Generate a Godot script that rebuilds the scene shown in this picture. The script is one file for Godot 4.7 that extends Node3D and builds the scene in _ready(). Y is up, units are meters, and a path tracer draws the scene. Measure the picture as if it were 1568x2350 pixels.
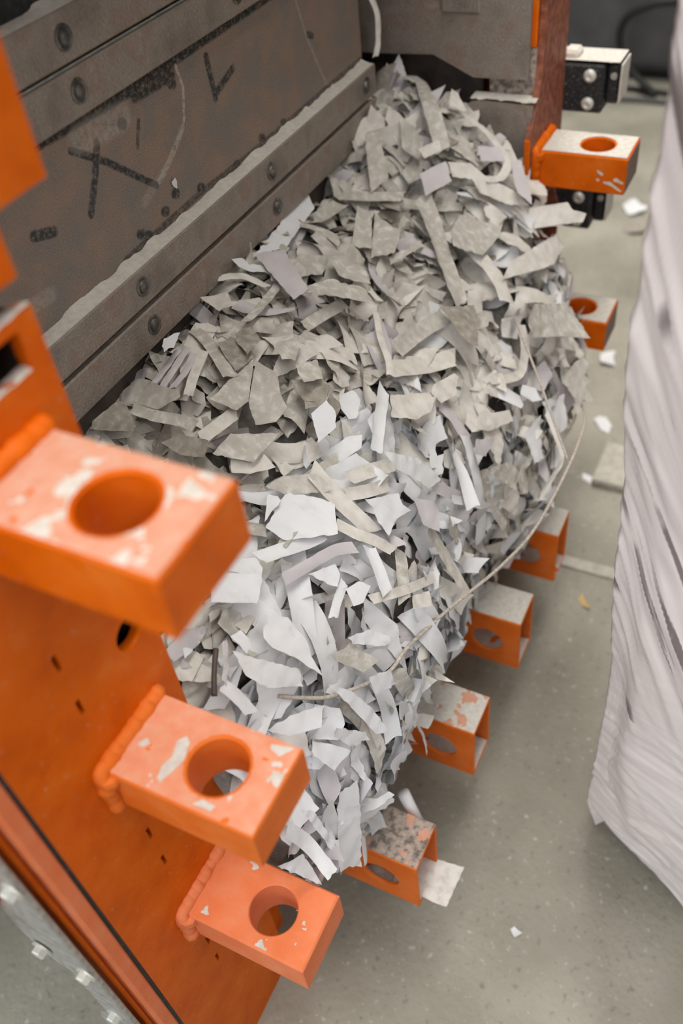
extends Node3D
# A waste-paper baler with its door open: orange uprights with locking lugs, the steel press ram, a heap of shredded paper, base tubes, and a film-wrapped bale on the concrete floor.

var rng := RandomNumberGenerator.new()
var wob := FastNoiseLite.new()
var mats := {}
var tone_mat := {}
var taken := {}

# ---------------------------------------------------------------- small helpers
func numbered(called: String) -> String:
	if not taken.has(called):
		taken[called] = 0
		return called
	taken[called] += 1
	return "%s_%03d" % [called, taken[called]]

func tag(o: Node3D, label: String, category: String, group := "", kind := "") -> Node3D:
	if label != "": o.set_meta("label", label)
	if category != "": o.set_meta("category", category)
	if group != "": o.set_meta("group", group)
	if kind != "": o.set_meta("kind", kind)
	return o

func thing(called: String, label: String, category: String, at := Vector3.ZERO, group := "") -> Node3D:
	var o := Node3D.new()
	o.name = numbered(called)
	add_child(o)
	o.position = at
	tag(o, label, category, group)
	return o

func put(called: String, mesh: Mesh, mat: Material, parent: Node = null) -> MeshInstance3D:
	var o := MeshInstance3D.new()
	o.mesh = mesh
	if mat: o.material_override = mat
	o.cast_shadow = GeometryInstance3D.SHADOW_CASTING_SETTING_ON
	if parent == null:
		o.name = numbered(called)
		add_child(o)
	else:
		o.name = called
		parent.add_child(o, true)
	if called in ["dust_layer", "sheen_dust_film", "inside_dust"]: o.set_meta("kind", "stuff")
	return o

func mb() -> SurfaceTool:
	var st := SurfaceTool.new()
	st.begin(Mesh.PRIMITIVE_TRIANGLES)
	st.set_smooth_group(-1)
	return st

func done(st: SurfaceTool) -> ArrayMesh:
	st.generate_normals()
	return st.commit()

func tri(st: SurfaceTool, a: Vector3, b: Vector3, c: Vector3, hint: Vector3) -> void:
	if (c - a).cross(b - a).dot(hint) < 0.0:
		var k := b
		b = c
		c = k
	st.add_vertex(a)
	st.add_vertex(b)
	st.add_vertex(c)

func quad(st: SurfaceTool, a: Vector3, b: Vector3, c: Vector3, d: Vector3, hint: Vector3) -> void:
	tri(st, a, b, c, hint)
	tri(st, a, c, d, hint)

# a box from lo to hi with chamfered edges
func box(st: SurfaceTool, lo: Vector3, hi: Vector3, ch := 0.0015, xf := Transform3D.IDENTITY) -> void:
	var mid := (lo + hi) * 0.5
	var h := (hi - lo) * 0.5
	var c := minf(ch, minf(h.x, minf(h.y, h.z)) * 0.9)
	var f := func(sx: float, sy: float, sz: float, ax: int) -> Vector3:
		var p := Vector3(sx * (h.x - (0.0 if ax == 0 else c)), sy * (h.y - (0.0 if ax == 1 else c)), sz * (h.z - (0.0 if ax == 2 else c)))
		return xf * (mid + p)
	var o := xf * mid
	for s in [-1.0, 1.0]:
		var q := [f.call(s, -1, -1, 0), f.call(s, 1, -1, 0), f.call(s, 1, 1, 0), f.call(s, -1, 1, 0)]
		quad(st, q[0], q[1], q[2], q[3], xf.basis * Vector3(s, 0, 0))
		q = [f.call(-1, s, -1, 1), f.call(1, s, -1, 1), f.call(1, s, 1, 1), f.call(-1, s, 1, 1)]
		quad(st, q[0], q[1], q[2], q[3], xf.basis * Vector3(0, s, 0))
		q = [f.call(-1, -1, s, 2), f.call(1, -1, s, 2), f.call(1, 1, s, 2), f.call(-1, 1, s, 2)]
		quad(st, q[0], q[1], q[2], q[3], xf.basis * Vector3(0, 0, s))
		for t in [-1.0, 1.0]:
			quad(st, f.call(s, t, -1, 0), f.call(s, t, 1, 0), f.call(s, t, 1, 1), f.call(s, t, -1, 1), xf.basis * Vector3(s, t, 0))
			quad(st, f.call(s, -1, t, 0), f.call(s, 1, t, 0), f.call(s, 1, t, 2), f.call(s, -1, t, 2), xf.basis * Vector3(s, 0, t))
			quad(st, f.call(-1, s, t, 1), f.call(1, s, t, 1), f.call(1, s, t, 2), f.call(-1, s, t, 2), xf.basis * Vector3(0, s, t))
			for u in [-1.0, 1.0]:
				tri(st, f.call(s, t, u, 0), f.call(s, t, u, 1), f.call(s, t, u, 2), xf.basis * Vector3(s, t, u))

func one_box(lo: Vector3, hi: Vector3, ch := 0.0015, xf := Transform3D.IDENTITY) -> ArrayMesh:
	var st := mb()
	box(st, lo, hi, ch, xf)
	return done(st)

# a rectangular block (x 0..lx, z 0..lz, top at y 0, thickness h) with a round through hole and chamfered rims
func holed(st: SurfaceTool, lx: float, lz: float, cx: float, cz: float, r: float, h: float, ch: float, rim: float, xf := Transform3D.IDENTITY) -> void:
	var angs := []
	for k in 56: angs.append(TAU * k / 56.0)
	for e in [[0.0, 0.0], [lx, 0.0], [lx, lz], [0.0, lz]]: angs.append(fposmod(atan2(e[1] - cz, e[0] - cx), TAU))
	angs.sort()
	var loops := []
	for a in angs:
		var d := Vector2(cos(a), sin(a))
		var hit := func(i: float) -> Vector2:
			var t := 99.0
			if absf(d.x) > 1e-6: t = minf(t, ((lx - i - cx) if d.x > 0 else (i - cx)) / d.x)
			if absf(d.y) > 1e-6: t = minf(t, ((lz - i - cz) if d.y > 0 else (i - cz)) / d.y)
			return Vector2(cx, cz) + d * t
		var o0: Vector2 = hit.call(0.0)
		var o1 := Vector2(clampf(o0.x, ch, lx - ch), clampf(o0.y, ch, lz - ch))
		var i0 := Vector2(cx, cz) + d * r
		var i1 := Vector2(cx, cz) + d * (r + rim)
		loops.append([Vector3(i1.x, 0, i1.y), Vector3(o1.x, 0, o1.y), Vector3(o0.x, -ch, o0.y), Vector3(o0.x, -h + ch, o0.y), Vector3(o1.x, -h, o1.y), Vector3(i1.x, -h, i1.y), Vector3(i0.x, -h + rim, i0.y), Vector3(i0.x, -rim, i0.y)])
	for j in loops.size():
		var A: Array = loops[j]
		var B: Array = loops[(j + 1) % loops.size()]
		var mid := Vector3.ZERO
		for k in 8: mid += (A[k] + B[k]) / 16.0
		for k in 8:
			var m := (k + 1) % 8
			var c: Vector3 = (A[k] + A[m] + B[k] + B[m]) * 0.25
			quad(st, xf * A[k], xf * A[m], xf * B[m], xf * B[k], xf.basis * (c - mid))

# a flat outline extruded: pts in (u, v); P maps (u, v, w) to space, w runs 0..thick
func slab(st: SurfaceTool, pts: PackedVector2Array, thick: float, P: Callable) -> void:
	var ix := Geometry2D.triangulate_polygon(pts)
	var nf: Vector3 = P.call(0.0, 0.0, 1.0) - P.call(0.0, 0.0, 0.0)
	for k in range(0, ix.size(), 3):
		for w in [0.0, thick]:
			tri(st, P.call(pts[ix[k]].x, pts[ix[k]].y, w), P.call(pts[ix[k + 1]].x, pts[ix[k + 1]].y, w), P.call(pts[ix[k + 2]].x, pts[ix[k + 2]].y, w), nf if w > 0.0 else -nf)
	var turn := -1.0 if Geometry2D.is_polygon_clockwise(pts) else 1.0
	for k in pts.size():
		var a := pts[k]
		var b := pts[(k + 1) % pts.size()]
		var n := Vector2(b.y - a.y, a.x - b.x) * turn
		var hint: Vector3 = P.call(n.x, n.y, 0.0) - P.call(0.0, 0.0, 0.0)
		quad(st, P.call(a.x, a.y, 0.0), P.call(b.x, b.y, 0.0), P.call(b.x, b.y, thick), P.call(a.x, a.y, thick), hint)

func catmull(pts: Array, per: int) -> Array:
	var out := []
	for k in pts.size() - 1:
		var a: Vector3 = pts[maxi(k - 1, 0)]
		var b: Vector3 = pts[k]
		var c: Vector3 = pts[k + 1]
		var d: Vector3 = pts[mini(k + 2, pts.size() - 1)]
		for s in per: out.append(b.cubic_interpolate(c, a, d, float(s) / per))
	out.append(pts[-1])
	return out

# a round rod or bead swept along points; rough makes it lumpy
func tube(st: SurfaceTool, pts: Array, r: float, sides := 8, rough := 0.0) -> void:
	var rings := []
	var n0 := Vector3.UP
	for k in pts.size():
		var t: Vector3 = (pts[mini(k + 1, pts.size() - 1)] - pts[maxi(k - 1, 0)]).normalized()
		n0 = (n0 - t * n0.dot(t))
		if n0.length() < 0.05: n0 = t.cross(Vector3(0.3, 0.5, 0.8))
		n0 = n0.normalized()
		var b := t.cross(n0)
		var ring := []
		var rr := r * (1.0 + rough * wob.get_noise_3d(pts[k].x * 900.0, pts[k].y * 900.0, pts[k].z * 900.0))
		for s in sides: ring.append(pts[k] + (n0 * cos(TAU * s / sides) + b * sin(TAU * s / sides)) * rr)
		rings.append(ring)
	for k in rings.size() - 1:
		for s in sides:
			var m := (s + 1) % sides
			quad(st, rings[k][s], rings[k][m], rings[k + 1][m], rings[k + 1][s], (rings[k][s] + rings[k][m]) * 0.5 - pts[k])
	for e in [0, rings.size() - 1]:
		for s in sides: tri(st, pts[e], rings[e][s], rings[e][(s + 1) % sides], (pts[e] - pts[1 if e == 0 else e - 1]))

func rod(pts: Array, r: float, sides := 8, rough := 0.0, smooth := true) -> ArrayMesh:
	var st := mb()
	if smooth: st.set_smooth_group(0)
	tube(st, pts, r, sides, rough)
	return done(st)

# turned shape: profile of (radius, height) about Y
func lathe(prof: Array, sides: int, xf := Transform3D.IDENTITY, st: SurfaceTool = null) -> SurfaceTool:
	if st == null: st = mb()
	for k in prof.size() - 1:
		var a: Vector2 = prof[k]
		var b: Vector2 = prof[k + 1]
		var nn := Vector2(-(b.y - a.y), b.x - a.x)
		for s in sides:
			var t0 := TAU * s / sides
			var t1 := TAU * (s + 1) / sides
			var tm := (t0 + t1) / 2.0
			var hint := -Vector3(nn.x * cos(tm), nn.y, nn.x * sin(tm))
			quad(st, xf * Vector3(a.x * cos(t0), a.y, a.x * sin(t0)), xf * Vector3(b.x * cos(t0), b.y, b.x * sin(t0)), xf * Vector3(b.x * cos(t1), b.y, b.x * sin(t1)), xf * Vector3(a.x * cos(t1), a.y, a.x * sin(t1)), xf.basis * hint)
	return st

# a thin uneven crust, for settled dust and painted sheen films, on a level rectangle, with ragged edges; hole: centre x, z and radius (0 = none); keep decides where it lies
func crust(lo: Vector2, hi: Vector2, y: float, cell: float, high: float, seed_: int, cover: float, hole := Vector3.ZERO) -> ArrayMesh:
	var st := mb()
	st.set_smooth_group(0)
	var n := FastNoiseLite.new()
	n.seed = seed_
	n.frequency = 22.0
	n.fractal_octaves = 4
	var nx := int(ceil((hi.x - lo.x) / cell))
	var nz := int(ceil((hi.y - lo.y) / cell))
	var top := func(i: int, j: int) -> float:
		var x := lerpf(lo.x, hi.x, float(i) / nx)
		var z := lerpf(lo.y, hi.y, float(j) / nz)
		if hole.z > 0.0 and Vector2(x - hole.x, z - hole.y).length() < hole.z + cell * 0.8: return -1.0
		return n.get_noise_2d(x, z) + cover
	for i in nx:
		for j in nz:
			var h := [top.call(i, j), top.call(i + 1, j), top.call(i + 1, j + 1), top.call(i, j + 1)]
			if h.min() < -0.02: continue
			var p := []
			for k in 4:
				var a: int = i + (1 if k == 1 or k == 2 else 0)
				var b: int = j + (1 if k >= 2 else 0)
				p.append(Vector3(lerpf(lo.x, hi.x, float(a) / nx), y + 0.0002 + high * clampf(h[k] * 2.0, 0.0, 1.0), lerpf(lo.y, hi.y, float(b) / nz)))
			quad(st, p[0], p[1], p[2], p[3], Vector3.UP)
	return done(st)

# ---------------------------------------------------------------- materials
func ntex(seed_: int, freq: float, stops: Array, cols: Array, oct := 4, size := 512) -> NoiseTexture2D:
	var n := FastNoiseLite.new()
	n.seed = seed_
	n.frequency = freq
	n.fractal_octaves = oct
	var g := Gradient.new()
	g.offsets = PackedFloat32Array(stops)
	g.colors = PackedColorArray(cols)
	var t := NoiseTexture2D.new()
	t.width = size
	t.height = size
	t.seamless = true
	t.noise = n
	t.color_ramp = g
	return t

func bump(seed_: int, freq: float, strength: float, oct := 4, size := 512) -> NoiseTexture2D:
	var n := FastNoiseLite.new()
	n.seed = seed_
	n.frequency = freq
	n.fractal_octaves = oct
	var t := NoiseTexture2D.new()
	t.width = size
	t.height = size
	t.seamless = true
	t.as_normal_map = true
	t.bump_strength = strength
	t.noise = n
	return t

func mat(called: String, tex: Texture2D, scale: float, rough: float, nrm: Texture2D = null, nscale := 0.5, world := true) -> StandardMaterial3D:
	var m := StandardMaterial3D.new()
	m.resource_name = called
	m.albedo_texture = tex
	m.roughness = rough
	m.uv1_triplanar = true
	m.uv1_world_triplanar = world
	m.uv1_scale = Vector3.ONE * scale
	m.cull_mode = BaseMaterial3D.CULL_DISABLED
	if nrm:
		m.normal_enabled = true
		m.normal_texture = nrm
		m.normal_scale = nscale
	mats[called] = m
	return m

func plain(called: String, c: Color, rough: float, metal := 0.0) -> StandardMaterial3D:
	var m := StandardMaterial3D.new()
	m.resource_name = called
	m.albedo_color = c
	m.roughness = rough
	m.metallic = metal
	m.cull_mode = BaseMaterial3D.CULL_DISABLED
	mats[called] = m
	return m

func detail(m: StandardMaterial3D, seed_: int, freq: float, stops: Array, cols: Array) -> void:   # a second, finer layer of speckles over the base
	m.detail_enabled = true
	m.detail_blend_mode = BaseMaterial3D.BLEND_MODE_MIX
	m.detail_albedo = ntex(seed_, freq, stops, cols, 3)

func make_materials() -> void:
	var c := func(r: float, g: float, b: float, a := 1.0) -> Color: return Color(r, g, b, a)
	var peel := bump(3, 0.03, 3.0)
	var grit := bump(4, 0.12, 6.0)
	var fibre := bump(5, 0.09, 5.0)
	var o := mat("orange_paint", ntex(11, 0.008, [0.0, 0.45, 0.7, 1.0], [c.call(0.76, 0.33, 0.02), c.call(0.82, 0.375, 0.03), c.call(0.83, 0.39, 0.06), c.call(0.85, 0.44, 0.14)]), 3.0, 0.45, peel, 0.25)
	o.metallic_specular = 0.22
	detail(o, 12, 0.06, [0.0, 0.80, 0.87, 1.0], [c.call(0.5, 0.4, 0.3, 0.0), c.call(0.5, 0.4, 0.3, 0.0), c.call(0.86, 0.62, 0.46, 0.35), c.call(0.86, 0.70, 0.58, 0.5)])
	var of := mat("pale_orange_paint", ntex(13, 0.01, [0.0, 0.5, 1.0], [c.call(0.84, 0.44, 0.26), c.call(0.87, 0.49, 0.32), c.call(0.88, 0.55, 0.40)]), 3.0, 0.6, peel, 0.3)  # paler orange; on the lowest lug it carries painted veil glare
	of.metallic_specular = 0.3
	mat("red_brown_primer", ntex(14, 0.02, [0.0, 0.4, 0.6, 1.0], [c.call(0.36, 0.20, 0.15), c.call(0.50, 0.28, 0.20), c.call(0.57, 0.33, 0.24), c.call(0.68, 0.45, 0.33)]), 4.0, 0.6, grit, 0.4)
	var s := mat("worn_steel", ntex(15, 0.006, [0.0, 0.35, 0.55, 0.75, 1.0], [c.call(0.48, 0.44, 0.41), c.call(0.56, 0.52, 0.485), c.call(0.59, 0.55, 0.515), c.call(0.57, 0.495, 0.45), c.call(0.65, 0.615, 0.58)], 5), 3.0, 0.5, grit, 0.25)
	s.metallic = 0.25
	detail(s, 16, 0.11, [0.0, 0.60, 0.70, 1.0], [c.call(0.3, 0.28, 0.27, 0.35), c.call(0.4, 0.36, 0.33, 0.0), c.call(0.62, 0.58, 0.54, 0.0), c.call(0.72, 0.69, 0.65, 0.7)])
	mat("dark_steel", ntex(17, 0.01, [0.0, 0.5, 1.0], [c.call(0.20, 0.17, 0.155), c.call(0.29, 0.25, 0.225), c.call(0.36, 0.31, 0.28)]), 3.0, 0.55, grit, 0.2)
	mat("grease", ntex(18, 0.03, [0.0, 0.55, 0.75, 1.0], [c.call(0.07, 0.075, 0.08), c.call(0.12, 0.125, 0.125), c.call(0.2, 0.2, 0.19), c.call(0.62, 0.60, 0.57)]), 5.0, 0.6, grit, 0.6)
	mat("dust", ntex(19, 0.03, [0.0, 0.5, 1.0], [c.call(0.75, 0.725, 0.685), c.call(0.80, 0.78, 0.745), c.call(0.84, 0.825, 0.80)], 5), 5.0, 0.95, grit, 0.5)
	mat("zinc", ntex(20, 0.02, [0.0, 0.5, 1.0], [c.call(0.55, 0.55, 0.53), c.call(0.66, 0.66, 0.64), c.call(0.78, 0.77, 0.74)]), 5.0, 0.5, grit, 0.3).metallic = 0.35
	plain("pale_zinc", c.call(0.80, 0.80, 0.77), 0.4, 0.3)
	mat("black_plastic", ntex(21, 0.05, [0.0, 0.6, 0.75, 1.0], [c.call(0.06, 0.07, 0.08), c.call(0.11, 0.12, 0.13), c.call(0.24, 0.25, 0.25), c.call(0.6, 0.58, 0.55)]), 5.0, 0.5, grit, 0.3)
	plain("black_rubber", c.call(0.05, 0.055, 0.06), 0.6)
	plain("wire_steel", c.call(0.52, 0.49, 0.45), 0.5, 0.3)
	mat("grey_wire_sheath", ntex(22, 0.05, [0.0, 0.5, 1.0], [c.call(0.52, 0.50, 0.47), c.call(0.74, 0.70, 0.66), c.call(0.86, 0.83, 0.79)]), 6.0, 0.7)
	var fl := mat("concrete", ntex(23, 0.004, [0.0, 0.35, 0.6, 1.0], [c.call(0.48, 0.465, 0.42), c.call(0.545, 0.53, 0.48), c.call(0.585, 0.57, 0.52), c.call(0.645, 0.63, 0.58)], 6), 0.9, 0.65, grit, 0.10)
	detail(fl, 24, 0.10, [0.0, 0.20, 0.27, 0.76, 0.84, 1.0], [c.call(0.26, 0.25, 0.23, 0.45), c.call(0.3, 0.29, 0.27, 0.25), c.call(0.5, 0.5, 0.46, 0.0), c.call(0.7, 0.69, 0.65, 0.0), c.call(0.8, 0.79, 0.75, 0.3), c.call(0.88, 0.87, 0.83, 0.55)])
	fl.uv2_triplanar = true
	fl.uv2_world_triplanar = true
	fl.uv2_scale = Vector3.ONE * 1.6
	plain("hall_wall", c.call(0.52, 0.53, 0.54), 0.8)
	plain("hall_ceiling", c.call(0.66, 0.67, 0.68), 0.85)
	mat("cabinet_grey", ntex(25, 0.01, [0.0, 0.5, 1.0], [c.call(0.24, 0.245, 0.25), c.call(0.28, 0.285, 0.29), c.call(0.32, 0.325, 0.325)]), 1.0, 0.6)
	plain("yellowed_chip", c.call(0.78, 0.66, 0.45), 0.7)
	# paper: clean white, cream, lilac-tinted, dusty and heavily soiled
	tone_mat["w"] = mat("white_paper", ntex(31, 0.012, [0.0, 0.25, 1.0], [c.call(0.80, 0.796, 0.79), c.call(0.852, 0.855, 0.866), c.call(0.872, 0.876, 0.888)], 5), 6.0, 0.75, fibre, 0.2)
	tone_mat["c"] = mat("cream_paper", ntex(32, 0.014, [0.0, 0.35, 0.6, 1.0], [c.call(0.74, 0.715, 0.68), c.call(0.81, 0.79, 0.76), c.call(0.85, 0.835, 0.81), c.call(0.87, 0.86, 0.84)], 5), 6.0, 0.8, fibre, 0.3)
	tone_mat["l"] = mat("lilac_paper", ntex(33, 0.01, [0.0, 0.5, 1.0], [c.call(0.73, 0.71, 0.72), c.call(0.77, 0.75, 0.76), c.call(0.80, 0.78, 0.79)], 4), 5.0, 0.75, fibre, 0.2)
	tone_mat["d"] = mat("dusty_paper", ntex(34, 0.02, [0.0, 0.35, 0.55, 0.68, 1.0], [c.call(0.66, 0.642, 0.605), c.call(0.70, 0.683, 0.648), c.call(0.73, 0.713, 0.68), c.call(0.81, 0.797, 0.772), c.call(0.86, 0.85, 0.832)], 6), 5.0, 0.9, grit, 0.35)
	tone_mat["k"] = mat("soiled_paper", ntex(35, 0.02, [0.0, 0.35, 0.6, 0.75, 1.0], [c.call(0.50, 0.475, 0.435), c.call(0.58, 0.555, 0.515), c.call(0.63, 0.605, 0.565), c.call(0.68, 0.66, 0.625), c.call(0.78, 0.765, 0.74)], 6), 6.0, 0.95, grit, 0.7)
	mat("paper_core", ntex(36, 0.03, [0.0, 0.5, 1.0], [c.call(0.42, 0.40, 0.38), c.call(0.55, 0.53, 0.51), c.call(0.66, 0.645, 0.63)]), 6.0, 0.95, grit, 0.6)  # darker than the scraps: shade of the deep gaps is in its colour
	for k in ["w", "c", "l"]:
		tone_mat[k].backlight_enabled = true
		tone_mat[k].backlight = Color(0.16, 0.16, 0.16)

# ---------------------------------------------------------------- the heap's surface
const PROF := [[-0.33, 0.965], [-0.24, 0.95], [-0.15, 0.915], [-0.06, 0.862], [0.02, 0.795], [0.09, 0.71], [0.135, 0.615], [0.145, 0.51], [0.125, 0.41], [0.10, 0.30], [0.06, 0.20]]

func heap(x: float, t: float) -> Vector3:
	var s := clampf(t, 0.0, 0.9999) * 10.0
	var i := int(s)
	var f := s - i
	var q := []
	for k in [i - 1, i, i + 1, i + 2]:
		var e: Array = PROF[clampi(k, 0, 10)]
		q.append(Vector2(e[0], e[1]))
	var p: Vector2 = 0.5 * (2.0 * q[1] + (q[2] - q[0]) * f + (2.0 * q[0] - 5.0 * q[1] + 4.0 * q[2] - q[3]) * f * f + (3.0 * q[1] - q[0] - 3.0 * q[2] + q[3]) * f * f * f)
	var up := 1.0 - smoothstep(0.35, 0.75, t)
	var y := p.y + up * (0.075 * smoothstep(1.08, 1.36, x) - 0.03 * (1.0 - smoothstep(0.3, 0.62, x)))
	var z := p.x + smoothstep(0.25, 0.6, t) * ((0.03 * smoothstep(0.7, 1.05, x) - 0.035 * smoothstep(1.1, 1.35, x)) - 0.03 * (1.0 - smoothstep(0.15, 0.5, x)))
	var l := 0.011 * sin(9.0 * x + 5.0 * t + 1.0) + 0.009 * sin(17.0 * x - 11.0 * t) + 0.006 * sin(31.0 * x + 19.0 * t + 2.0)
	return Vector3(x, y + l * up, z + l * (1.0 - up))

func heap_normal(x: float, t: float) -> Vector3:
	var a := heap(x + 0.012, t) - heap(x - 0.012, t)
	var b := heap(x, minf(t + 0.025, 1.0)) - heap(x, maxf(t - 0.025, 0.0))
	var n := b.cross(a).normalized()
	return n if n.y + n.z > 0.0 else -n

func normal_near(p: Vector3) -> Vector3:
	var best := 0.0
	var far := 9.0
	for k in 34:
		var d := heap(p.x, k / 33.0).distance_to(p)
		if d < far:
			far = d
			best = k / 33.0
	return heap_normal(p.x, best)

func vecs(a: Array) -> Array:
	var out := []
	for k in range(0, a.size(), 3): out.append(Vector3(a[k], a[k + 1], a[k + 2]) * 0.001)
	return out

# ---------------------------------------------------------------- paper
const SHORT := [["upright lilac", "the upright lilac scrap"], ["dusty strip bent over", "the strip bent over at the far corner"], ["narrow pale strip arching", "the arching strip"], ["square lilac", "the square lilac scrap"], ["longest dusty", "the longest dusty strip"], ["flat pale scrap jutting", "the flat jutting scrap"], ["wide dusty flap", "the wide dusty flap"], ["dark dusty strip lying level", "the level dusty strip"], ["jagged pale", "the jagged pale scrap"], ["tapered dusty", "the tapered dusty strip"], ["triangular rough", "the triangular rough flap"], ["thick folded pale", "the thick folded strip"], ["straight white strip", "the straight white strip"], ["clean white scrap of two", "the two-layer white scrap"], ["long white strip hanging", "the long hanging strip"], ["broad smooth grey", "the flap over the far lug"], ["pale strip curled", "the hooked pale strip"], ["white scrap with rounded foot", "the round-footed white scrap"], ["white scrap with a curved", "the notched white scrap"], ["speckled grey sheet", "the speckled near sheet"], ["large torn dusty", "the large torn sheet"], ["rough dark grey", "the rough stepped scrap"], ["large dusty sheet", "the frayed dusty sheet"], ["bright white curl", "the bright white curl"], ["cone-shaped", "the cone-shaped sheet"], ["lilac sheet standing on edge near the dark gap, second", "the lilac folds"], ["big bright white", "the big bright sheet"], ["pinkish grey", "the pinkish grey strip"], ["big curved white", "the big curved sheet"], ["white curl hanging", "the hanging curl"], ["crumpled white", "the crumpled white sheet"], ["square white scrap", "the square white scrap by the wire"], ["upright grey strip", "the upright grey strip"], ["white tapering", "the white tapering scrap"], ["long white shard sloping", "the white shard under the wire"], ["forked pale", "the forked pale strip"], ["long white sheet hanging", "the lowest hanging sheet"], ["white flat scrap above", "the flat scrap by the middle lug"], ["dusty strip of a parallel pair above the third tube, right", "the parallel dusty pair"], ["mottled square", "the mottled square scrap"], ["long dusty shard pointing", "the downward dusty shard"]]
var landmarks := []
var cam_inv := Transform3D.IDENTITY

func ribbon_mesh(line: Array, normals: Array, w: float, bow: float, jag: float) -> ArrayMesh:
	var st := SurfaceTool.new()
	st.begin(Mesh.PRIMITIVE_TRIANGLES)
	st.set_smooth_group(0)
	var n := line.size()
	var rows := []
	var s0 := rng.randf() * 50.0
	var cut0 := rng.randf_range(-0.4, 0.4)
	var cut1 := rng.randf_range(-0.4, 0.4)
	for k in n:
		var t: Vector3 = (line[mini(k + 1, n - 1)] - line[maxi(k - 1, 0)]).normalized()
		var nn: Vector3 = (normals[k] - t * t.dot(normals[k])).normalized()
		var side := t.cross(nn)
		var row := []
		for j in 5:
			var u := j / 2.0 - 1.0
			var e := u * w * 0.5 * (1.0 + 0.07 * wob.get_noise_2d(s0 + k * 9.0, u * 40.0))
			var p: Vector3 = line[k] + side * e + nn * (bow * w * (u * u - 0.4) + 0.0016 * wob.get_noise_2d(s0 * 3.0 + k * 5.0, j * 6.0))
			if k == 0: p -= t * (w * (u * cut0) + rng.randf_range(0.0, jag))
			if k == n - 1: p += t * (w * (u * cut1) + rng.randf_range(0.0, jag))
			row.append(p)
		rows.append(row)
	for k in n - 1:
		for j in 4:
			quad(st, rows[k][j], rows[k][j + 1], rows[k + 1][j + 1], rows[k + 1][j], normals[k])
	st.index()
	st.generate_normals()
	return st.commit()

func sheet_mesh(pts: Array, crumple: float, curl: float) -> ArrayMesh:
	var c := Vector3.ZERO
	for p in pts: c += p / pts.size()
	var n := Vector3.ZERO
	for k in pts.size(): n += (pts[k] - c).cross(pts[(k + 1) % pts.size()] - c)
	n = n.normalized()
	if n.y + n.z < 0.0: n = -n
	var ax: Vector3 = (pts[0] - c).normalized()
	ax = (ax - n * ax.dot(n)).normalized()
	var ay := n.cross(ax)
	var flat := PackedVector2Array()
	for p in pts: flat.append(Vector2((p - c).dot(ax), (p - c).dot(ay)))
	var rim := PackedVector2Array()
	for k in flat.size():
		var a := flat[k]
		var b := flat[(k + 1) % flat.size()]
		var m := maxi(2, int(a.distance_to(b) / 0.006))
		var q := (b - a).orthogonal().normalized()
		var torn := 0.0010 if rng.randf() < 0.5 else 0.0003
		for s in m: rim.append(a.lerp(b, float(s) / m) + q * (torn * rng.randf_range(-1.0, 1.0) if s > 0 else 0.0))
	var all := rim.duplicate()
	var r := Rect2(flat[0], Vector2.ZERO)
	var inner := Geometry2D.offset_polygon(rim, -0.004)
	for p in flat: r = r.expand(p)
	var gx := 0.009
	for i in range(int(r.size.x / gx) + 1):
		for j in range(int(r.size.y / gx) + 1):
			var p := r.position + Vector2(i + 0.5 + 0.3 * (j % 2), j + 0.5) * gx
			for poly in inner:
				if Geometry2D.is_point_in_polygon(p, poly): all.append(p)
	var ix := Geometry2D.triangulate_delaunay(all)
	var dir := Vector2.RIGHT.rotated(rng.randf() * TAU)
	var s0 := rng.randf() * 300.0
	var big := maxf(r.size.x, r.size.y)
	var v := []
	for p in all:
		var d := p.dot(dir) / big
		var h := curl * big * (d * d * 2.0 - 0.1) + crumple * wob.get_noise_2d(s0 + p.x * 900.0, p.y * 900.0) + crumple * 0.35 * wob.get_noise_2d(s0 + p.x * 3000.0, p.y * 3000.0)
		v.append(c + ax * p.x + ay * p.y + n * h)
	var st := SurfaceTool.new()
	st.begin(Mesh.PRIMITIVE_TRIANGLES)
	st.set_smooth_group(0)
	for k in range(0, ix.size(), 3):
		var m := (all[ix[k]] + all[ix[k + 1]] + all[ix[k + 2]]) / 3.0
		if Geometry2D.is_point_in_polygon(m, rim): tri(st, v[ix[k]], v[ix[k + 1]], v[ix[k + 2]], n)
	st.index()
	st.generate_normals()
	return st.commit()

func centred(m: ArrayMesh, at: Vector3) -> ArrayMesh:
	var st := SurfaceTool.new()
	st.create_from(m, 0)
	var out := SurfaceTool.new()
	out.begin(Mesh.PRIMITIVE_TRIANGLES)
	out.append_from(m, 0, Transform3D(Basis.IDENTITY, -at))
	return out.commit()

func scrap(m: ArrayMesh, tone: String, label: String, group := "") -> void:
	var at := m.get_aabb().get_center()
	var o := put("paper_scrap", centred(m, at), tone_mat[tone])
	o.position = at
	tag(o, label, "paper scrap", group)
	for e in SHORT:
		if label.begins_with(e[0]): landmarks.append([e[1], at])

func ribbon(label: String, tone: String, w: int, pts: Array, group := "") -> void:
	var line := catmull(vecs(pts), 6)
	var normals := []
	var lean := Vector3(rng.randf_range(-0.25, 0.25), rng.randf_range(-0.1, 0.3), rng.randf_range(-0.25, 0.25))
	var twist := rng.randf_range(-0.7, 0.7)
	for k in line.size(): normals.append((normal_near(line[k]) + lean + Vector3(0.5, 0.0, 0.5) * twist * (float(k) / line.size() - 0.5)).normalized())
	scrap(ribbon_mesh(line, normals, w * 0.001, rng.randf_range(-0.12, 0.16), 0.003), tone, label, group)

func sheet(label: String, tone: String, pts: Array, group := "") -> void:
	scrap(sheet_mesh(vecs(pts), 0.004, rng.randf_range(-0.10, 0.14)), tone, label, group)

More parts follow.
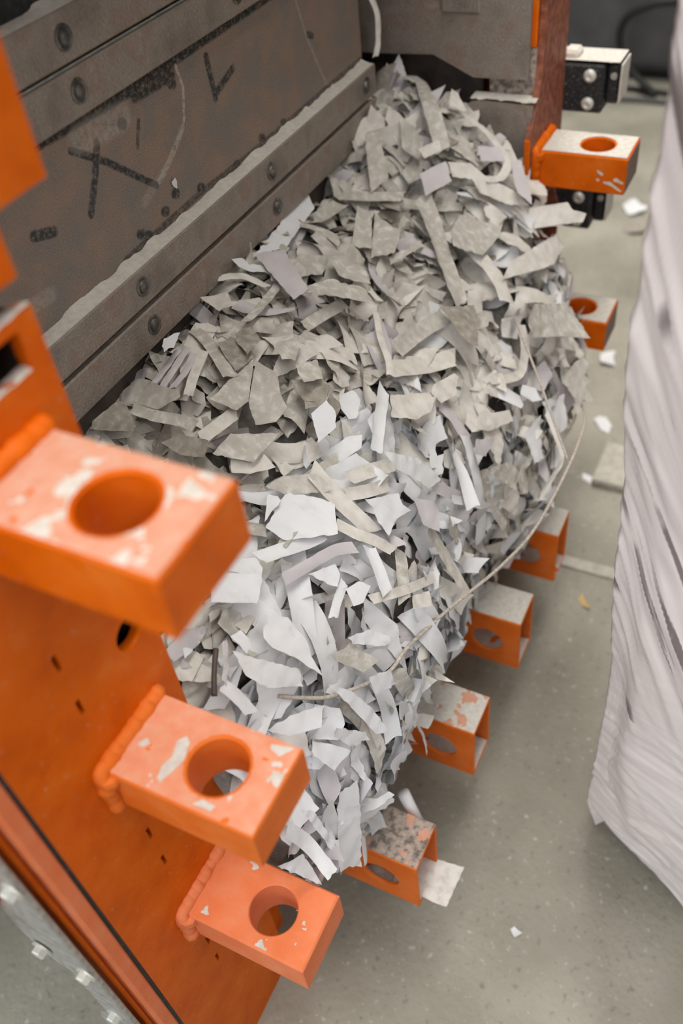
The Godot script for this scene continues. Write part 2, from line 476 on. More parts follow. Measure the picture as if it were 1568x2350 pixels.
# a loose piece of random outline about the origin, lying in x-z
func random_piece(lng: float, wid: float) -> ArrayMesh:
	if rng.randf() < 0.5:
		var line := []
		var normals := []
		var bend := rng.randf_range(-1.3, 1.3)
		var k0 := rng.randf_range(-0.5, 0.5)
		var twist := rng.randf_range(-1.6, 1.6)
		for k in 9:
			var u := k / 8.0 - 0.5
			var a := bend * u * 1.2
			line.append(Vector3(u * lng, bend * lng * (0.06 - u * u * 0.45), k0 * u * u * lng))
			normals.append(Vector3(sin(a), cos(a), twist * u))
		return ribbon_mesh(line, normals, wid, rng.randf_range(-0.2, 0.2), 0.004)
	var pts := []
	var m := rng.randi_range(4, 6)
	for k in m:
		var a := TAU * (k + rng.randf_range(-0.28, 0.28)) / m
		pts.append(Vector3(cos(a) * lng * 0.5, 0.0, sin(a) * wid * 0.75) * rng.randf_range(0.75, 1.15))
	return sheet_mesh(pts, 0.005, rng.randf_range(-0.35, 0.35))

func pose(x: float, t: float, lift: float, tilt: float, hang: float) -> Transform3D:
	var n := heap_normal(x, t)
	n = (n + Vector3(rng.randf_range(-tilt, tilt), rng.randf_range(-tilt, tilt), rng.randf_range(-tilt, tilt))).normalized()
	var a := rng.randf() * TAU
	var d := Vector3(cos(a), 0.0, sin(a)) * (1.0 - hang) + Vector3(0.0, -1.0, 0.25) * hang
	d = (d - n * d.dot(n)).normalized()
	return Transform3D(Basis(d, n, d.cross(n)), heap(x, t) + n * lift)

func pick_tone(x: float, t: float) -> String:      # freshly torn, clean paper in the near front; scraps under settled dust on the slope and beyond
	var fresh := smoothstep(0.26, 0.42, t) * (1.0 - smoothstep(0.66, 0.92, x))
	var pale := smoothstep(0.22, 0.40, t) * (1.0 - fresh)
	var k := rng.randf()
	var j := rng.randf()
	if k < fresh: return "w" if j < 0.72 else ("c" if j < 0.84 else ("l" if j < 0.94 else "d"))
	if k < fresh + pale: return "c" if j < 0.66 else ("w" if j < 0.84 else ("l" if j < 0.91 else "d"))
	return "d" if j < 0.50 else ("c" if j < 0.84 else ("l" if j < 0.92 else "k"))

func build_paper() -> void:
	# 1. the compressed mass and its countless small scraps: one object
	var tools := {}
	for k in tone_mat:
		tools[k] = SurfaceTool.new()
		tools[k].begin(Mesh.PRIMITIVE_TRIANGLES)
	var kinds := []
	for k in 46: kinds.append(random_piece(rng.randf_range(0.045, 0.12), rng.randf_range(0.018, 0.04)))
	for k in 1750:
		var x := rng.randf_range(0.14, 1.37)
		var t := rng.randf_range(0.0, 0.97)
		var hang := 0.0 if t < 0.5 else rng.randf_range(0.0, 0.9)
		tools[pick_tone(x, t)].append_from(kinds[k % kinds.size()], 0, pose(x, t, rng.randf_range(-0.034, -0.002), 0.5, hang))
	var core := SurfaceTool.new()
	core.begin(Mesh.PRIMITIVE_TRIANGLES)
	core.set_smooth_group(0)
	var nx := 90
	var nt := 60
	var P := []
	for i in nx + 1:
		var row := []
		for j in nt + 1:
			var x := lerpf(0.137, 1.36, float(i) / nx)
			var t := float(j) / nt
			var n := heap_normal(x, t)
			row.append(heap(x, t) - n * (0.046 + 0.010 * wob.get_noise_2d(x * 260.0, t * 260.0)))
		P.append(row)
	for i in nx:
		for j in nt: quad(core, P[i][j], P[i + 1][j], P[i + 1][j + 1], P[i][j + 1], heap_normal(lerpf(0.137, 1.36, (i + 0.5) / nx), (j + 0.5) / nt))
	# closed at the back, the sides and below, so that it is a solid mass
	for i in nx:
		var a: Vector3 = P[i][0]
		var b: Vector3 = P[i + 1][0]
		quad(core, a, b, Vector3(b.x, 0.84, -0.66), Vector3(a.x, 0.84, -0.66), Vector3.UP)
		quad(core, Vector3(a.x, 0.84, -0.66), Vector3(b.x, 0.84, -0.66), Vector3(b.x, 0.2, -0.66), Vector3(a.x, 0.2, -0.66), Vector3.FORWARD)
		quad(core, P[i][nt], P[i + 1][nt], Vector3(b.x, 0.2, -0.66), Vector3(a.x, 0.2, -0.66), Vector3.DOWN)
	for i in [0, nx]:
		for j in nt: quad(core, P[i][j], P[i][j + 1], Vector3(P[i][j + 1].x, P[i][j + 1].y, -0.66), Vector3(P[i][j].x, P[i][j].y, -0.66), Vector3(1.0 if i else -1.0, 0, 0))
	core.index()
	core.generate_normals()
	core.set_material(mats["paper_core"])
	var am := core.commit()
	for k in tools:
		tools[k].set_material(tone_mat[k])
		am = tools[k].commit(am)
	tag(put("shredded_paper", am, null), "pressed mass of countless small shredded paper scraps filling the baler chamber", "shredded paper", "", "stuff")
	# 2. the scraps that stand out, each where it lies
	marked_scraps()
	# 3. the larger scraps between the marked ones: individuals, by shade and place
	var shade := {"w": "clean white", "c": "pale cream", "l": "lilac tinted", "d": "dusty grey", "k": "soiled dark grey"}
	var protos := {}
	for k in 150:
		var x := rng.randf_range(0.2, 1.34)
		var t := rng.randf_range(0.04, 0.93)
		var tone := pick_tone(x, t)
		var hang := 0.0 if t < 0.5 else rng.randf_range(0.2, 0.95)
		var key := "%s%d" % [tone, rng.randi_range(0, 7)]
		var o: MeshInstance3D
		if not protos.has(key):
			o = put("paper_scrap", random_piece(rng.randf_range(0.065, 0.135) * (1.2 if tone == "w" else 1.0), rng.randf_range(0.02, 0.038) * (1.25 if tone == "w" else 1.0)), tone_mat[tone])
			protos[key] = o
		else:
			o = protos[key].duplicate()
			o.name = numbered("paper_scrap")
			add_child(o)
		o.transform = pose(x, t, rng.randf_range(0.001, 0.008), 0.22, hang)
		var flat := cam_inv * o.transform.origin
		var near := 9.0
		var mark := ""
		var way := ""
		for e in landmarks:
			var d: Vector3 = (cam_inv * e[1] - flat)
			if d.length() < near:
				near = d.length()
				mark = e[0]
				way = ("left of" if d.x > 0.0 else "right of") if absf(d.x) > absf(d.y) else ("below" if d.y > 0.0 else "above")
		var size := o.mesh.get_aabb().size
		var form := "narrow" if size.z < 0.03 else ("broad" if size.z > 0.05 else "torn")
		tag(o, "%s %s paper scrap just %s %s" % [shade[tone], form, way, mark], "paper scrap", "%s scraps near %s" % [shade[tone], mark])

func marked_scraps() -> void:
	sheet("upright lilac pointed scrap standing in the far corner beside the steel bars", "l",[1397,1076,-273,1385,1047,-255,1374,1023,-243,1353,1001,-256,1333,988,-279,1355,1023,-284,1376,1055,-285])
	ribbon("dusty strip bent over at its top beside the upright lilac scrap", "d", 29,[1352,1049,-241,1392,1035,-230,1281,1039,-165,1241,1016,-135,1212,988,-113])
	ribbon("narrow pale strip arching in front of the brown side panel", "c", 16,[1283,1027,-148,1320,1010,-124,1325,990,-88,1315,965,-50,1299,938,-22,1265,924,-21,1238,931,-38])
	sheet("square lilac scrap at the head of the longest dusty strip", "l",[1161,965,-137,1205,971,-106,1183,947,-85,1133,938,-116])
	ribbon("longest dusty strip running straight down the far slope", "d", 35,[1139,934,-126,1112,907,-97,1071,884,-66,1016,869,-27,974,840,10])
	ribbon("curved pale strip just right of the longest dusty strip", "c", 29,[1109,887,-67,1105,866,-18,1087,835,32,1060,802,64])
	sheet("flat pale scrap jutting out below the upper far lug", "c",[1283,862,31,1316,865,91,1314,852,104,1321,845,128,1311,833,125,1287,832,80,1261,830,32])
	sheet("wide dusty flap right of the longest strip,upper one", "d",[1140,910,-53,1178,873,3,1164,866,12,1093,866,8,1055,894,-35,1077,906,-50])
	sheet("long pale shard sloping right from the square lilac scrap", "c",[1200,974,-97,1229,961,-68,1238,935,-38,1266,898,13,1265,875,33,1238,888,4,1210,918,-42,1214,940,-58,1189,952,-86])
	sheet("narrow lilac shard leaning against the far post below the arching strip", "l",[1311,938,-15,1319,932,-2,1282,907,26,1247,889,45,1248,907,15,1274,922,-2])
	ribbon("dark dusty strip lying level across the far slope", "d", 21,[1077,950,-252,1091,947,-205,1128,935,-158])
	sheet("long dusty shard pointing down near the far end of the bars", "d",[1198,1014,-230,1135,965,-186,1095,952,-203,1141,986,-229,1182,1015,-250])
	sheet("grey flap behind the dusty strip that bends at its top", "d",[1244,1025,-207,1238,1013,-179,1221,991,-154,1198,969,-152,1207,986,-190])
	ribbon("short dusty strip rising towards the bars at the far slope", "d", 25,[938,967,-251,1011,943,-259,1060,942,-249])
	sheet("upright grey scrap with a pale lower edge on the far slope", "d",[1034,958,-200,1036,949,-176,958,927,-140,940,936,-169])
	sheet("mottled grey scrap left of the longest dusty strip", "d",[1042,943,-172,1016,928,-114,970,918,-105,941,919,-135])
	ribbon("thin dusty strip meeting the longest strip from the left", "d", 15,[963,907,-110,1003,906,-95,1046,898,-89])
	sheet("mottled grey shard above the tapered strip", "d",[858,962,-171,888,951,-156,882,933,-117,858,926,-96,829,949,-138])
	sheet("jagged pale scrap at the right edge below the jutting flat scrap", "c",[1128,842,50,1292,814,84,1299,792,102,1222,790,99,1172,803,84,1080,835,52])
	sheet("tapered dusty strip pointing right in the upper middle of the heap", "d",[776,962,-160,813,951,-144,840,929,-101,823,917,-67,785,942,-114,756,962,-153])
	ribbon("short pale tab crossing the dusty strip near the far corner", "c", 21,[1191,987,-145,1203,992,-131,1213,994,-120])
	sheet("small pale tip showing above the arching strip", "c",[1338,1043,-146,1342,1035,-133,1307,1016,-104,1290,1031,-131])
	sheet("small lilac scrap under the arching strip", "l",[1277,972,-71,1303,960,-42,1291,942,-23,1254,954,-58])
	sheet("triangular rough grey flap near the middle of the heap", "k",[925,864,-9,937,855,4,984,835,30,955,826,48,895,816,70,889,828,52])
	ribbon("wide dusty strip rising right towards the triangular rough flap", "d", 28,[802,852,-32,885,837,-24,933,837,-2])
	ribbon("thick folded pale strip under the triangular rough flap", "c", 33,[751,854,-16,829,812,5,885,796,33])
	sheet("broad pale scrap with torn right edge below the thick folded strip", "c",[681,860,8,753,823,43,747,814,51,725,810,57,689,820,47,653,845,23])
	sheet("small pale scrap at the right end of the thick folded strip", "c",[782,815,37,833,805,53,834,798,59,801,786,65,768,792,55,766,809,40])
	ribbon("slim bent pale strip above the straight white strip", "c", 12,[838,889,-81,796,874,-55,760,861,-26,735,856,-13])
	ribbon("straight white strip lying in the centre of the heap", "w", 21,[700,856,-8,650,843,7,599,826,23])
	sheet("clean white scrap of two layers left of the straight white strip", "w",[560,904,-52,587,910,-41,581,898,-26,565,885,-18,534,878,-31])
	sheet("dirty brown speckled scrap above the clean two-layer scrap", "k",[589,921,-74,615,912,-49,586,903,-45,561,907,-62])
	ribbon("lilac strip above the long hanging white strip", "l", 19,[778,783,48,783,757,69,779,726,93])
	ribbon("long white strip hanging down to the fourth tube", "w", 26,[774,731,95,758,696,114,745,651,129,738,602,136,733,546,137])
	ribbon("white strip sticking out over the farthest open tube", "w", 15,[666,696,113,737,625,132,844,508,154,1039,295,152])
	sheet("broad smooth grey flap covering the lower far lug", "d",[1061,803,109,1142,765,146,1145,727,170,1140,696,188,1092,729,160,1009,771,120,1023,795,107])
	ribbon("pale strip curled into a hook beside the wire", "c", 17,[907,745,87,955,720,106,988,715,116,1024,739,110,1047,766,94])
	sheet("small white flap under the wire on the right slope", "w",[971,700,125,981,690,144,974,673,161,960,676,148,956,691,127])
	sheet("white scrap with rounded foot at the right edge behind the wire", "w",[1005,644,153,1069,619,175,1035,572,196,1007,578,189,999,616,167])
	sheet("crumpled pale scrap at the rightmost bulge of the heap", "c",[1074,649,164,1160,647,184,1165,623,194,1146,610,195,1128,578,203,1087,561,201,1093,596,189])
	sheet("pale scrap with rounded corners right of the lilac strip", "c",[821,739,97,880,716,134,872,699,141,824,709,117,808,722,102])
	sheet("grey scrap with a split end right of the long hanging strip", "d",[749,696,134,816,660,158,830,625,171,804,612,170,778,648,154])
	sheet("tall white scrap on the right flank above the farthest tube", "w",[904,651,153,967,644,161,907,601,188,878,609,181])
	sheet("white scrap with a curved torn notch and downward point", "w",[500,829,52,555,798,75,547,785,84,552,772,93,522,782,86,491,778,87,493,798,73,502,815,62])
	sheet("lilac white scrap right of the notched white scrap", "l",[590,760,83,611,739,101,614,724,112,590,701,121,573,726,101])
	sheet("long bluish white shard below the straight white strip", "w",[572,856,48,631,799,73,656,743,99,621,752,94,602,787,78,579,821,63])
	ribbon("pale strip lying level above the notched white scrap,lower one", "c", 19,[504,824,23,536,808,39,576,788,50])
	ribbon("pale strip lying level above the notched white scrap,upper one", "c", 21,[527,833,16,570,815,30,612,794,44])
	ribbon("dusty strip rising right above the large torn sheet", "d", 19,[717,928,-141,766,920,-134,805,919,-119])
	ribbon("pointed lilac strip left of the long hanging strip", "l", 18,[643,739,91,670,704,108,714,655,121])
	sheet("small upright white tab beside the long hanging strip", "w",[675,793,70,688,787,77,667,754,91,656,761,83])
	sheet("lilac cup-shaped scrap right of the long hanging strip", "l",[772,733,112,815,704,130,772,701,129,749,721,117])
	ribbon("grey frayed strip hanging in front of the farthest tube", "d", 20,[791,625,147,806,558,154,856,441,145])
	ribbon("dusty strip of a parallel pair above the third tube,right one", "d", 28,[634,677,119,691,562,126,814,344,115])
	ribbon("dusty strip of a parallel pair above the third tube,left one", "d", 26,[591,700,104,590,639,135,571,612,167])
	ribbon("white folded tab hanging onto the third tube", "w", 28,[713,484,129,788,331,107,767,313,117])
	sheet("speckled grey sheet at the near end below the dark gap", "k",[395,955,-289,437,961,-274,435,958,-260,412,946,-231,404,944,-231,383,951,-285])
	sheet("smooth dusty sheet below the lilac folds", "d",[450,953,-269,476,971,-243,474,969,-199,468,965,-193,449,952,-222,447,951,-265])
	ribbon("dusty strip with a pointed left end near the upper near lug", "d", 17,[437,953,-254,438,949,-221,446,944,-184,448,939,-165])
	sheet("dusty triangular sheet left of the large torn sheet", "d",[489,953,-164,586,956,-149,515,942,-119,492,942,-124])
	sheet("large torn dusty sheet,widest piece on the near slope", "d",[577,961,-140,576,947,-108,554,932,-93,543,921,-78,517,913,-83,501,916,-105,522,933,-125])
	sheet("rough dark grey scrap with a stepped edge", "k",[580,976,-202,600,973,-192,607,967,-173,586,958,-149,549,959,-157,568,970,-187])
	ribbon("dusty strip lying diagonally beside the rough stepped scrap", "d", 20,[604,971,-261,593,970,-234,562,966,-190,541,956,-161])
	sheet("large dusty sheet with a frayed white lower edge", "d",[422,923,-124,464,925,-121,509,901,-75,465,900,-80,449,899,-81])
	ribbon("bright white curl lying against the lower bar", "w", 18,[764,993,-275,757,985,-254,771,978,-240,778,968,-222,767,964,-213])
	ribbon("pale strip just below the bright white curl", "c", 15,[717,987,-278,737,983,-252,747,966,-217])
	sheet("cone-shaped lilac grey sheet folded beside the white curl", "l",[791,989,-261,821,987,-224,797,978,-198,761,963,-152,733,961,-164,745,967,-186])
	ribbon("dusty strip rising right to the cone-shaped sheet", "d", 14,[654,966,-198,691,966,-197,750,961,-205,790,963,-211])
	sheet("pale scrap close to the bar below the white curl", "c",[663,982,-281,683,987,-245,658,985,-219,644,981,-237])
	sheet("long white sheet edge tucked under the lower bar", "w",[801,975,-272,1026,976,-292,989,966,-260,859,964,-246])
	sheet("dark smooth scrap above the rough stepped scrap", "k",[613,973,-192,640,969,-184,619,966,-155,576,970,-151,595,973,-181])
	ribbon("pale worn strip left of the large frayed sheet", "c", 19,[443,927,-152,471,931,-140,500,931,-133])
	sheet("crumpled dark grey sheet beside the upper near lug", "k",[414,927,-200,433,933,-178,439,928,-139,419,916,-137,410,918,-167])
	ribbon("lilac sheet standing on edge near the dark gap,leftmost of four", "l", 10,[482,966,-246,508,975,-241,543,978,-244])
	ribbon("lilac sheet standing on edge near the dark gap,second of four", "l", 10,[479,967,-229,508,976,-227,556,976,-237])
	ribbon("lilac sheet standing on edge near the dark gap,third of four", "l", 10,[479,969,-212,509,975,-209,546,976,-219])
	ribbon("pale curled sheet standing on edge,rightmost of four", "c", 14,[477,965,-186,506,973,-194,560,973,-212])
	sheet("pale scrap below the large frayed sheet", "c",[438,905,-110,474,893,-81,468,879,-62,438,887,-82,424,896,-101])
	sheet("grey scrap with a round dent above the large torn sheet", "d",[618,966,-133,653,953,-122,657,948,-111,607,951,-95,594,959,-108])
	sheet("mottled square scrap right of the large torn sheet", "d",[600,948,-91,640,935,-79,612,927,-56,579,940,-68])
	sheet("stained grey scrap between the large torn sheet and clean two-layer scrap", "k",[582,935,-92,618,921,-65,615,905,-44,586,904,-51,571,914,-68])
	sheet("small white corner in the dark gap under the bar", "w",[514,1005,-243,529,1005,-250,558,1001,-243,520,1002,-228,506,1005,-234])
	sheet("big bright white sheet right of the upper near lug", "w",[384,850,-37,448,859,-38,466,845,-9,472,831,19,438,816,39,421,823,21,385,837,-12])
	ribbon("grey strip lying on the big bright white sheet", "d", 13,[379,838,-9,417,834,-10,452,834,-8])
	ribbon("white strip along the lower edge of the big bright sheet", "w", 20,[343,845,-20,369,837,-6,409,818,9,434,812,18])
	ribbon("pinkish grey strip rising right below the big bright sheet", "l", 16,[336,826,15,377,812,25,423,800,40,445,791,58])
	sheet("white rectangle with rounded corners peeping from behind the upper near lug", "w",[268,860,-45,293,862,-40,319,843,-9,315,837,-3,289,827,3,253,851,-37])
	sheet("white folded scrap just above the rounded white rectangle", "w",[318,857,-47,339,848,-24,333,840,-12,321,835,-9,305,851,-43])
	sheet("big curved white sheet tapering down towards the wire", "w",[284,820,17,299,802,36,295,773,60,282,752,76,276,735,89,269,765,61,257,792,36,258,805,24])
	ribbon("white curl hanging over the greenish hollow", "w", 13,[396,774,65,372,768,67,349,761,71])
	sheet("small rounded white scrap beside the hanging curl", "w",[388,773,71,408,771,81,414,761,95,388,754,94,377,757,87])
	ribbon("pale strip sloping down right below the notched white scrap", "c", 16,[456,814,30,463,797,55,476,778,75,488,753,93])
	ribbon("white pointed strip hanging below the notched white scrap", "w", 18,[462,778,71,448,759,89,430,734,109])
	sheet("white triangle with black speckles under the pinkish strip", "w",[364,812,32,403,798,50,398,787,60,378,784,63])
	sheet("dusty sheet above the big bright white sheet", "d",[435,872,-62,464,871,-50,497,857,-16,491,838,10,470,847,-11,447,857,-35])
	ribbon("broad pale band curving down right of the big bright sheet", "c", 28,[496,861,-23,489,839,4,485,815,34,485,786,64])
	sheet("crumpled white sheet below the big curved sheet", "w",[215,826,11,230,801,27,267,747,61,256,728,69,219,762,45,208,793,27])
	ribbon("white strip lying diagonally beside the middle near lug", "w", 18,[188,788,7,191,770,19,189,746,36])
	sheet("small white shard left of the big bright sheet", "w",[424,876,-50,429,869,-39,426,865,-33,386,862,-36])
	sheet("white folded scrap above the wire in the lower heap", "w",[335,745,96,371,726,111,391,694,132,374,695,130,335,734,102])
	sheet("dusty grey scrap lying just above the wire", "d",[307,736,85,339,730,98,355,687,126,327,689,117,307,730,89])
	sheet("square white scrap just below the wire", "w",[314,705,134,348,684,145,348,653,153,311,671,142])
	ribbon("upright grey strip in the shaded lower right of the heap", "d", 21,[509,732,95,480,719,110,452,702,124])
	ribbon("long pale strip crossing the upright grey strip", "c", 14,[409,738,95,467,707,122,541,655,131])
	sheet("pale square scrap under the right end of the crossing strip", "c",[453,714,136,488,690,146,472,678,155,437,706,143])
	sheet("small white diamond scrap near the upper near lug", "w",[234,825,-3,250,819,0,246,803,16,229,804,17])
	ribbon("grey lilac spike standing near the post edge", "l", 8,[228,815,-11,211,801,-1,192,792,6])
	sheet("white tapering scrap above the middle near lug below the wire", "w",[178,736,59,218,725,78,253,708,100,230,693,104,195,711,81])
	sheet("long white shard sloping down right under the wire", "w",[273,724,97,295,690,114,309,640,135,312,587,155,294,604,145,282,676,116])
	ribbon("forked pale strip hanging over the second tube", "c", 16,[457,541,154,480,445,135,468,428,159])
	sheet("pale fishtail scrap lying on the second tube", "c",[428,456,135,464,406,157,443,396,152,426,424,141])
	ribbon("thin white strip dangling across the second tube hole", "w", 10,[456,372,129,444,360,144,428,346,155])
	sheet("long white sheet hanging lowest at the front beside the first tube", "w",[214,566,124,247,551,134,215,479,148,185,425,157,171,447,149,154,460,142,168,499,134])
	sheet("white tongue sticking out above the first tube", "w",[262,461,121,276,453,144,292,455,154,293,449,163,266,446,148,248,449,130])
	ribbon("white strip hanging between the lower near lugs and the first tube", "w", 20,[118,628,107,129,579,123,116,553,160])
	sheet("white triangular scrap just behind the lowest near lug", "w",[72,628,117,106,606,131,107,570,140,104,536,148])
	sheet("white ragged shard right of the middle near lug", "w",[140,647,116,154,624,124,156,560,138,159,528,146,146,571,134])
	ribbon("narrow brownish strip dangling between the first and second tubes", "l", 10,[315,536,137,303,484,137,303,419,131])
	sheet("small grey scrap behind the white tongue", "d",[254,536,132,267,520,139,261,492,145,245,508,137])
	sheet("white scrap right of the middle near lug corner", "w",[214,680,98,231,657,112,246,628,131,210,634,128,201,669,105])
	sheet("white flat scrap above the scrap at the lug corner", "w",[240,687,119,282,623,138,280,609,141,248,634,131,232,678,120])
	sheet("dusty shard hanging above the second tube,left one", "d",[348,601,134,361,556,148,367,523,155,352,539,145])
	ribbon("broad dusty strip hanging above the second tube", "d", 24,[378,640,141,381,601,150,405,535,151])
	sheet("pale spike pointing right above the second tube", "c",[468,530,158,470,510,190,459,520,164])

func wire_points() -> Array:
	return [Vector3(0.419, 0.647, 0.143), Vector3(0.532, 0.614, 0.164), Vector3(0.656, 0.585, 0.197), Vector3(0.779, 0.562, 0.217), Vector3(0.941, 0.576, 0.229), Vector3(1.069, 0.573, 0.22), Vector3(1.153, 0.544, 0.188)]

func second_wire() -> Array:
	return [Vector3(1.023, 0.792, 0.092), Vector3(0.933, 0.74, 0.166), Vector3(0.866, 0.642, 0.241)]

func tail_points() -> Array:
	return [Vector3(0.951, 0.664, 0.177), Vector3(0.914, 0.611, 0.218), Vector3(0.886, 0.576, 0.21), Vector3(0.854, 0.554, 0.201)]

# ---------------------------------------------------------------- the baler
func weld(parent: Node, x0: float, x1: float, y: float, z: float, h: float, paint: String) -> void:
	var pts := []
	for k in 30: pts.append(Vector3(lerpf(x1 + 0.002, x0 - 0.002, k / 29.0), y - 0.001 + 0.0012 * sin(k * 2.1), z + 0.003))
	for k in 14: pts.append(Vector3(x0 - 0.003, y - 0.003 - h * k / 13.0, z + 0.004 + 0.001 * sin(k * 1.9)))
	put("weld_bead", rod(pts, 0.0105, 9, 0.3), mats[paint], parent)
	var low := []
	for k in 8: low.append(Vector3(x0 + 0.001, y - 0.004 - 0.012 * k / 7.0, z + 0.009))
	put("weld_bead", rod(low, 0.013, 9, 0.3), mats[paint], parent)

func lug(parent: Node3D, x: float, y: float, label: String, dust_cover: float, seed_: int, thick := 0.064, paint := "orange_paint", film := "") -> void:
	var st := mb()
	holed(st, 0.1, 0.182, 0.05, 0.114, 0.031, thick, 0.0025, 0.0015, Transform3D(Basis.IDENTITY, Vector3(x, y, -0.005)))
	var o := put("locking_lug", done(st), mats[paint], parent)
	o.set_meta("label", label)
	weld(o, x, x + 0.1, y, 0.0, thick, paint)
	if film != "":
		put("sheen_dust_film", crust(Vector2(x + 0.002, 0.010), Vector2(x + 0.0985, 0.1755), y, 0.0016, 0.0002, seed_ + 40, 0.6, Vector3(x + 0.05, 0.109, 0.0325)), mats[film], o)  # salmon film: overhead sheen painted on the top, mixed with settled dust
	if dust_cover > -0.5:
		put("dust_layer", crust(Vector2(x + 0.003, 0.014), Vector2(x + 0.098, 0.174), y, 0.0016, 0.0009, seed_, dust_cover, Vector3(x + 0.05, 0.109, 0.0325)), mats["dust"], o)

func scuff(e: Array, o: Vector3) -> ArrayMesh:     # a thin flake of pale dirt; heights in tenths of a millimetre
	var pts := []
	for k in range(0, e.size(), 3): pts.append(Vector3(e[k] * 0.001, e[k + 1] * 0.0001, e[k + 2] * 0.001) + o)
	return sheet_mesh(pts, 0.0, 0.0)

func csg_box(lo: Vector3, hi: Vector3, cut: bool, parent: Node, called: String) -> void:
	var b := CSGBox3D.new()
	b.name = called
	b.size = hi - lo
	b.position = (lo + hi) / 2.0
	if cut: b.operation = CSGShape3D.OPERATION_SUBTRACTION
	parent.add_child(b, true)

func build_near_post() -> void:
	var t := thing("baler_upright", "near orange steel upright with three welded locking lugs", "steel post", Vector3.ZERO)
	var plate := CSGCombiner3D.new()
	plate.name = "front_plate"
	plate.material_override = mats["orange_paint"]
	t.add_child(plate)
	csg_box(Vector3(-0.078, 0.0, -0.012), Vector3(0.133, 1.347, 0.0), false, plate, "lower_plate")
	csg_box(Vector3(-0.078, 1.371, -0.012), Vector3(0.131, 2.4, 0.0), false, plate, "upper_plate")
	csg_box(Vector3(-0.078, 1.418, -0.012), Vector3(0.188, 2.4, 0.0), false, plate, "wide_plate")
	csg_box(Vector3(-0.078, 1.30, -0.012), Vector3(-0.02, 1.40, 0.0), false, plate, "link_plate")
	csg_box(Vector3(0.02, 1.303, -0.03), Vector3(0.113, 1.337, 0.02), true, plate, "latch_opening")
	for y in [1.057, 0.988, 0.73, 0.66, 0.403, 0.336]:
		csg_box(Vector3(0.012, y - 0.011, -0.03), Vector3(0.0175, y + 0.011, 0.02), true, plate, "slot")
	var hole := CSGCylinder3D.new()
	hole.name = "bolt_hole"
	hole.radius = 0.019
	hole.height = 0.1
	hole.sides = 32
	hole.rotation.x = PI / 2
	hole.position = Vector3(0.098, 1.0, 0.0)
	hole.operation = CSGShape3D.OPERATION_SUBTRACTION
	plate.add_child(hole)
	put("inner_plate", one_box(Vector3(0.121, 0.16, -0.13), Vector3(0.133, 1.34, -0.012)), mats["dark_steel"], t)
	put("box_back", one_box(Vector3(-0.09, 0.0, -0.13), Vector3(0.121, 2.4, -0.12)), mats["dark_steel"], t)
	put("outer_plate", one_box(Vector3(-0.092, 0.0, -0.12), Vector3(-0.084, 2.4, -0.014)), mats["orange_paint"], t)
	put("edge_strip", one_box(Vector3(-0.103, 0.0, -0.030), Vector3(-0.0815, 2.4, 0.002), 0.004), mats["pale_orange_paint"], t)  # strip in a paler orange than the plate beside it
	put("side_strip", one_box(Vector3(-0.110, 0.0, -0.05), Vector3(-0.103, 2.4, -0.012), 0.002), mats["orange_paint"], t)
	put("seam_grime", rod([Vector3(-0.0795, 0.02, -0.0035), Vector3(-0.0795, 0.5, -0.003), Vector3(-0.0795, 1.2, -0.0035)], 0.0042, 6), mats["grease"], t)
	put("dust_layer", crust(Vector2(-0.02, -0.012), Vector2(0.133, 0.0), 1.347, 0.0016, 0.002, 41, 0.5), mats["dust"], t)
	put("dust_layer", crust(Vector2(0.02, -0.012), Vector2(0.113, 0.0), 1.303, 0.0016, 0.0015, 42, 0.5), mats["dust"], t)
	lug(t, 0.0, 1.26, "topmost lug of the near upright, blurred and partly dusted", -0.16, 51, 0.064, "orange_paint", "salmon_sheen_dust")
	lug(t, 0.0, 0.898, "middle lug of the near upright with a few pale scuffs", -0.34, 52, 0.064, "lit_orange_paint", "salmon_sheen_film")  # lighter orange body: haze put into its colour
	lug(t, 0.0, 0.540, "lowest lug of the near upright, closest to the floor", -0.46, 53, 0.064, "pale_orange_paint")  # all faces paler: veil glare painted into the colour
	for e in [[58, 8988, 56, 66, 8988, 62, 61, 8988, 69, 42, 8988, 74, 30, 8988, 71, 12, 8988, 66, 15, 8988, 60, 28, 8988, 57, 41, 8988, 61], [91, 8988, 146, 95, 8988, 162, 97, 8988, 170, 82, 8988, 160, 86, 8988, 148], [6, 8988, 107, 14, 8988, 114, 13, 8988, 129, 7, 8988, 127]]:
		put("pale_scuff", scuff(e, Vector3.ZERO), mats["dust"], t)
	# galvanised hinge strap bolted along the outer side
	var strap := put("hinge_strap", one_box(Vector3(-0.126, 0.12, -0.05), Vector3(-0.118, 1.3, -0.004), 0.002), mats["zinc"], t)
	for e in [[0.60, 0.80], [0.96, 1.16], [0.24, 0.44]]:
		var st := mb()
		var pts := PackedVector2Array()
		for k in 13: pts.append(Vector2(lerpf(e[0], e[1], k / 12.0), -0.048 - 0.044 * pow(sin(PI * k / 12.0), 0.35)))
		slab(st, pts, 0.006, func(u: float, v: float, w: float) -> Vector3: return Vector3(-0.124 + w, u, v))
		put("hinge_leaf", done(st), mats["zinc"], strap)
	for e in [[0.878, -0.012], [0.665, -0.068], [0.655, -0.010], [0.48, -0.03]]:
		var xf := Transform3D(Basis(Vector3(0, 0, 1), Vector3(-1, 0, 0), Vector3(0, -1, 0)), Vector3(-0.126, e[0], e[1]))
		var st := lathe([Vector2(0.0125, 0.0), Vector2(0.0125, 0.0022), Vector2(0.0, 0.0022)], 18, xf)
		lathe([Vector2(0.0088, 0.002), Vector2(0.0088, 0.0085), Vector2(0.0076, 0.0098), Vector2(0.0, 0.0098)], 6, xf, st)
		put("hex_bolt", done(st), mats["pale_zinc"], t)
	var arm := mb()
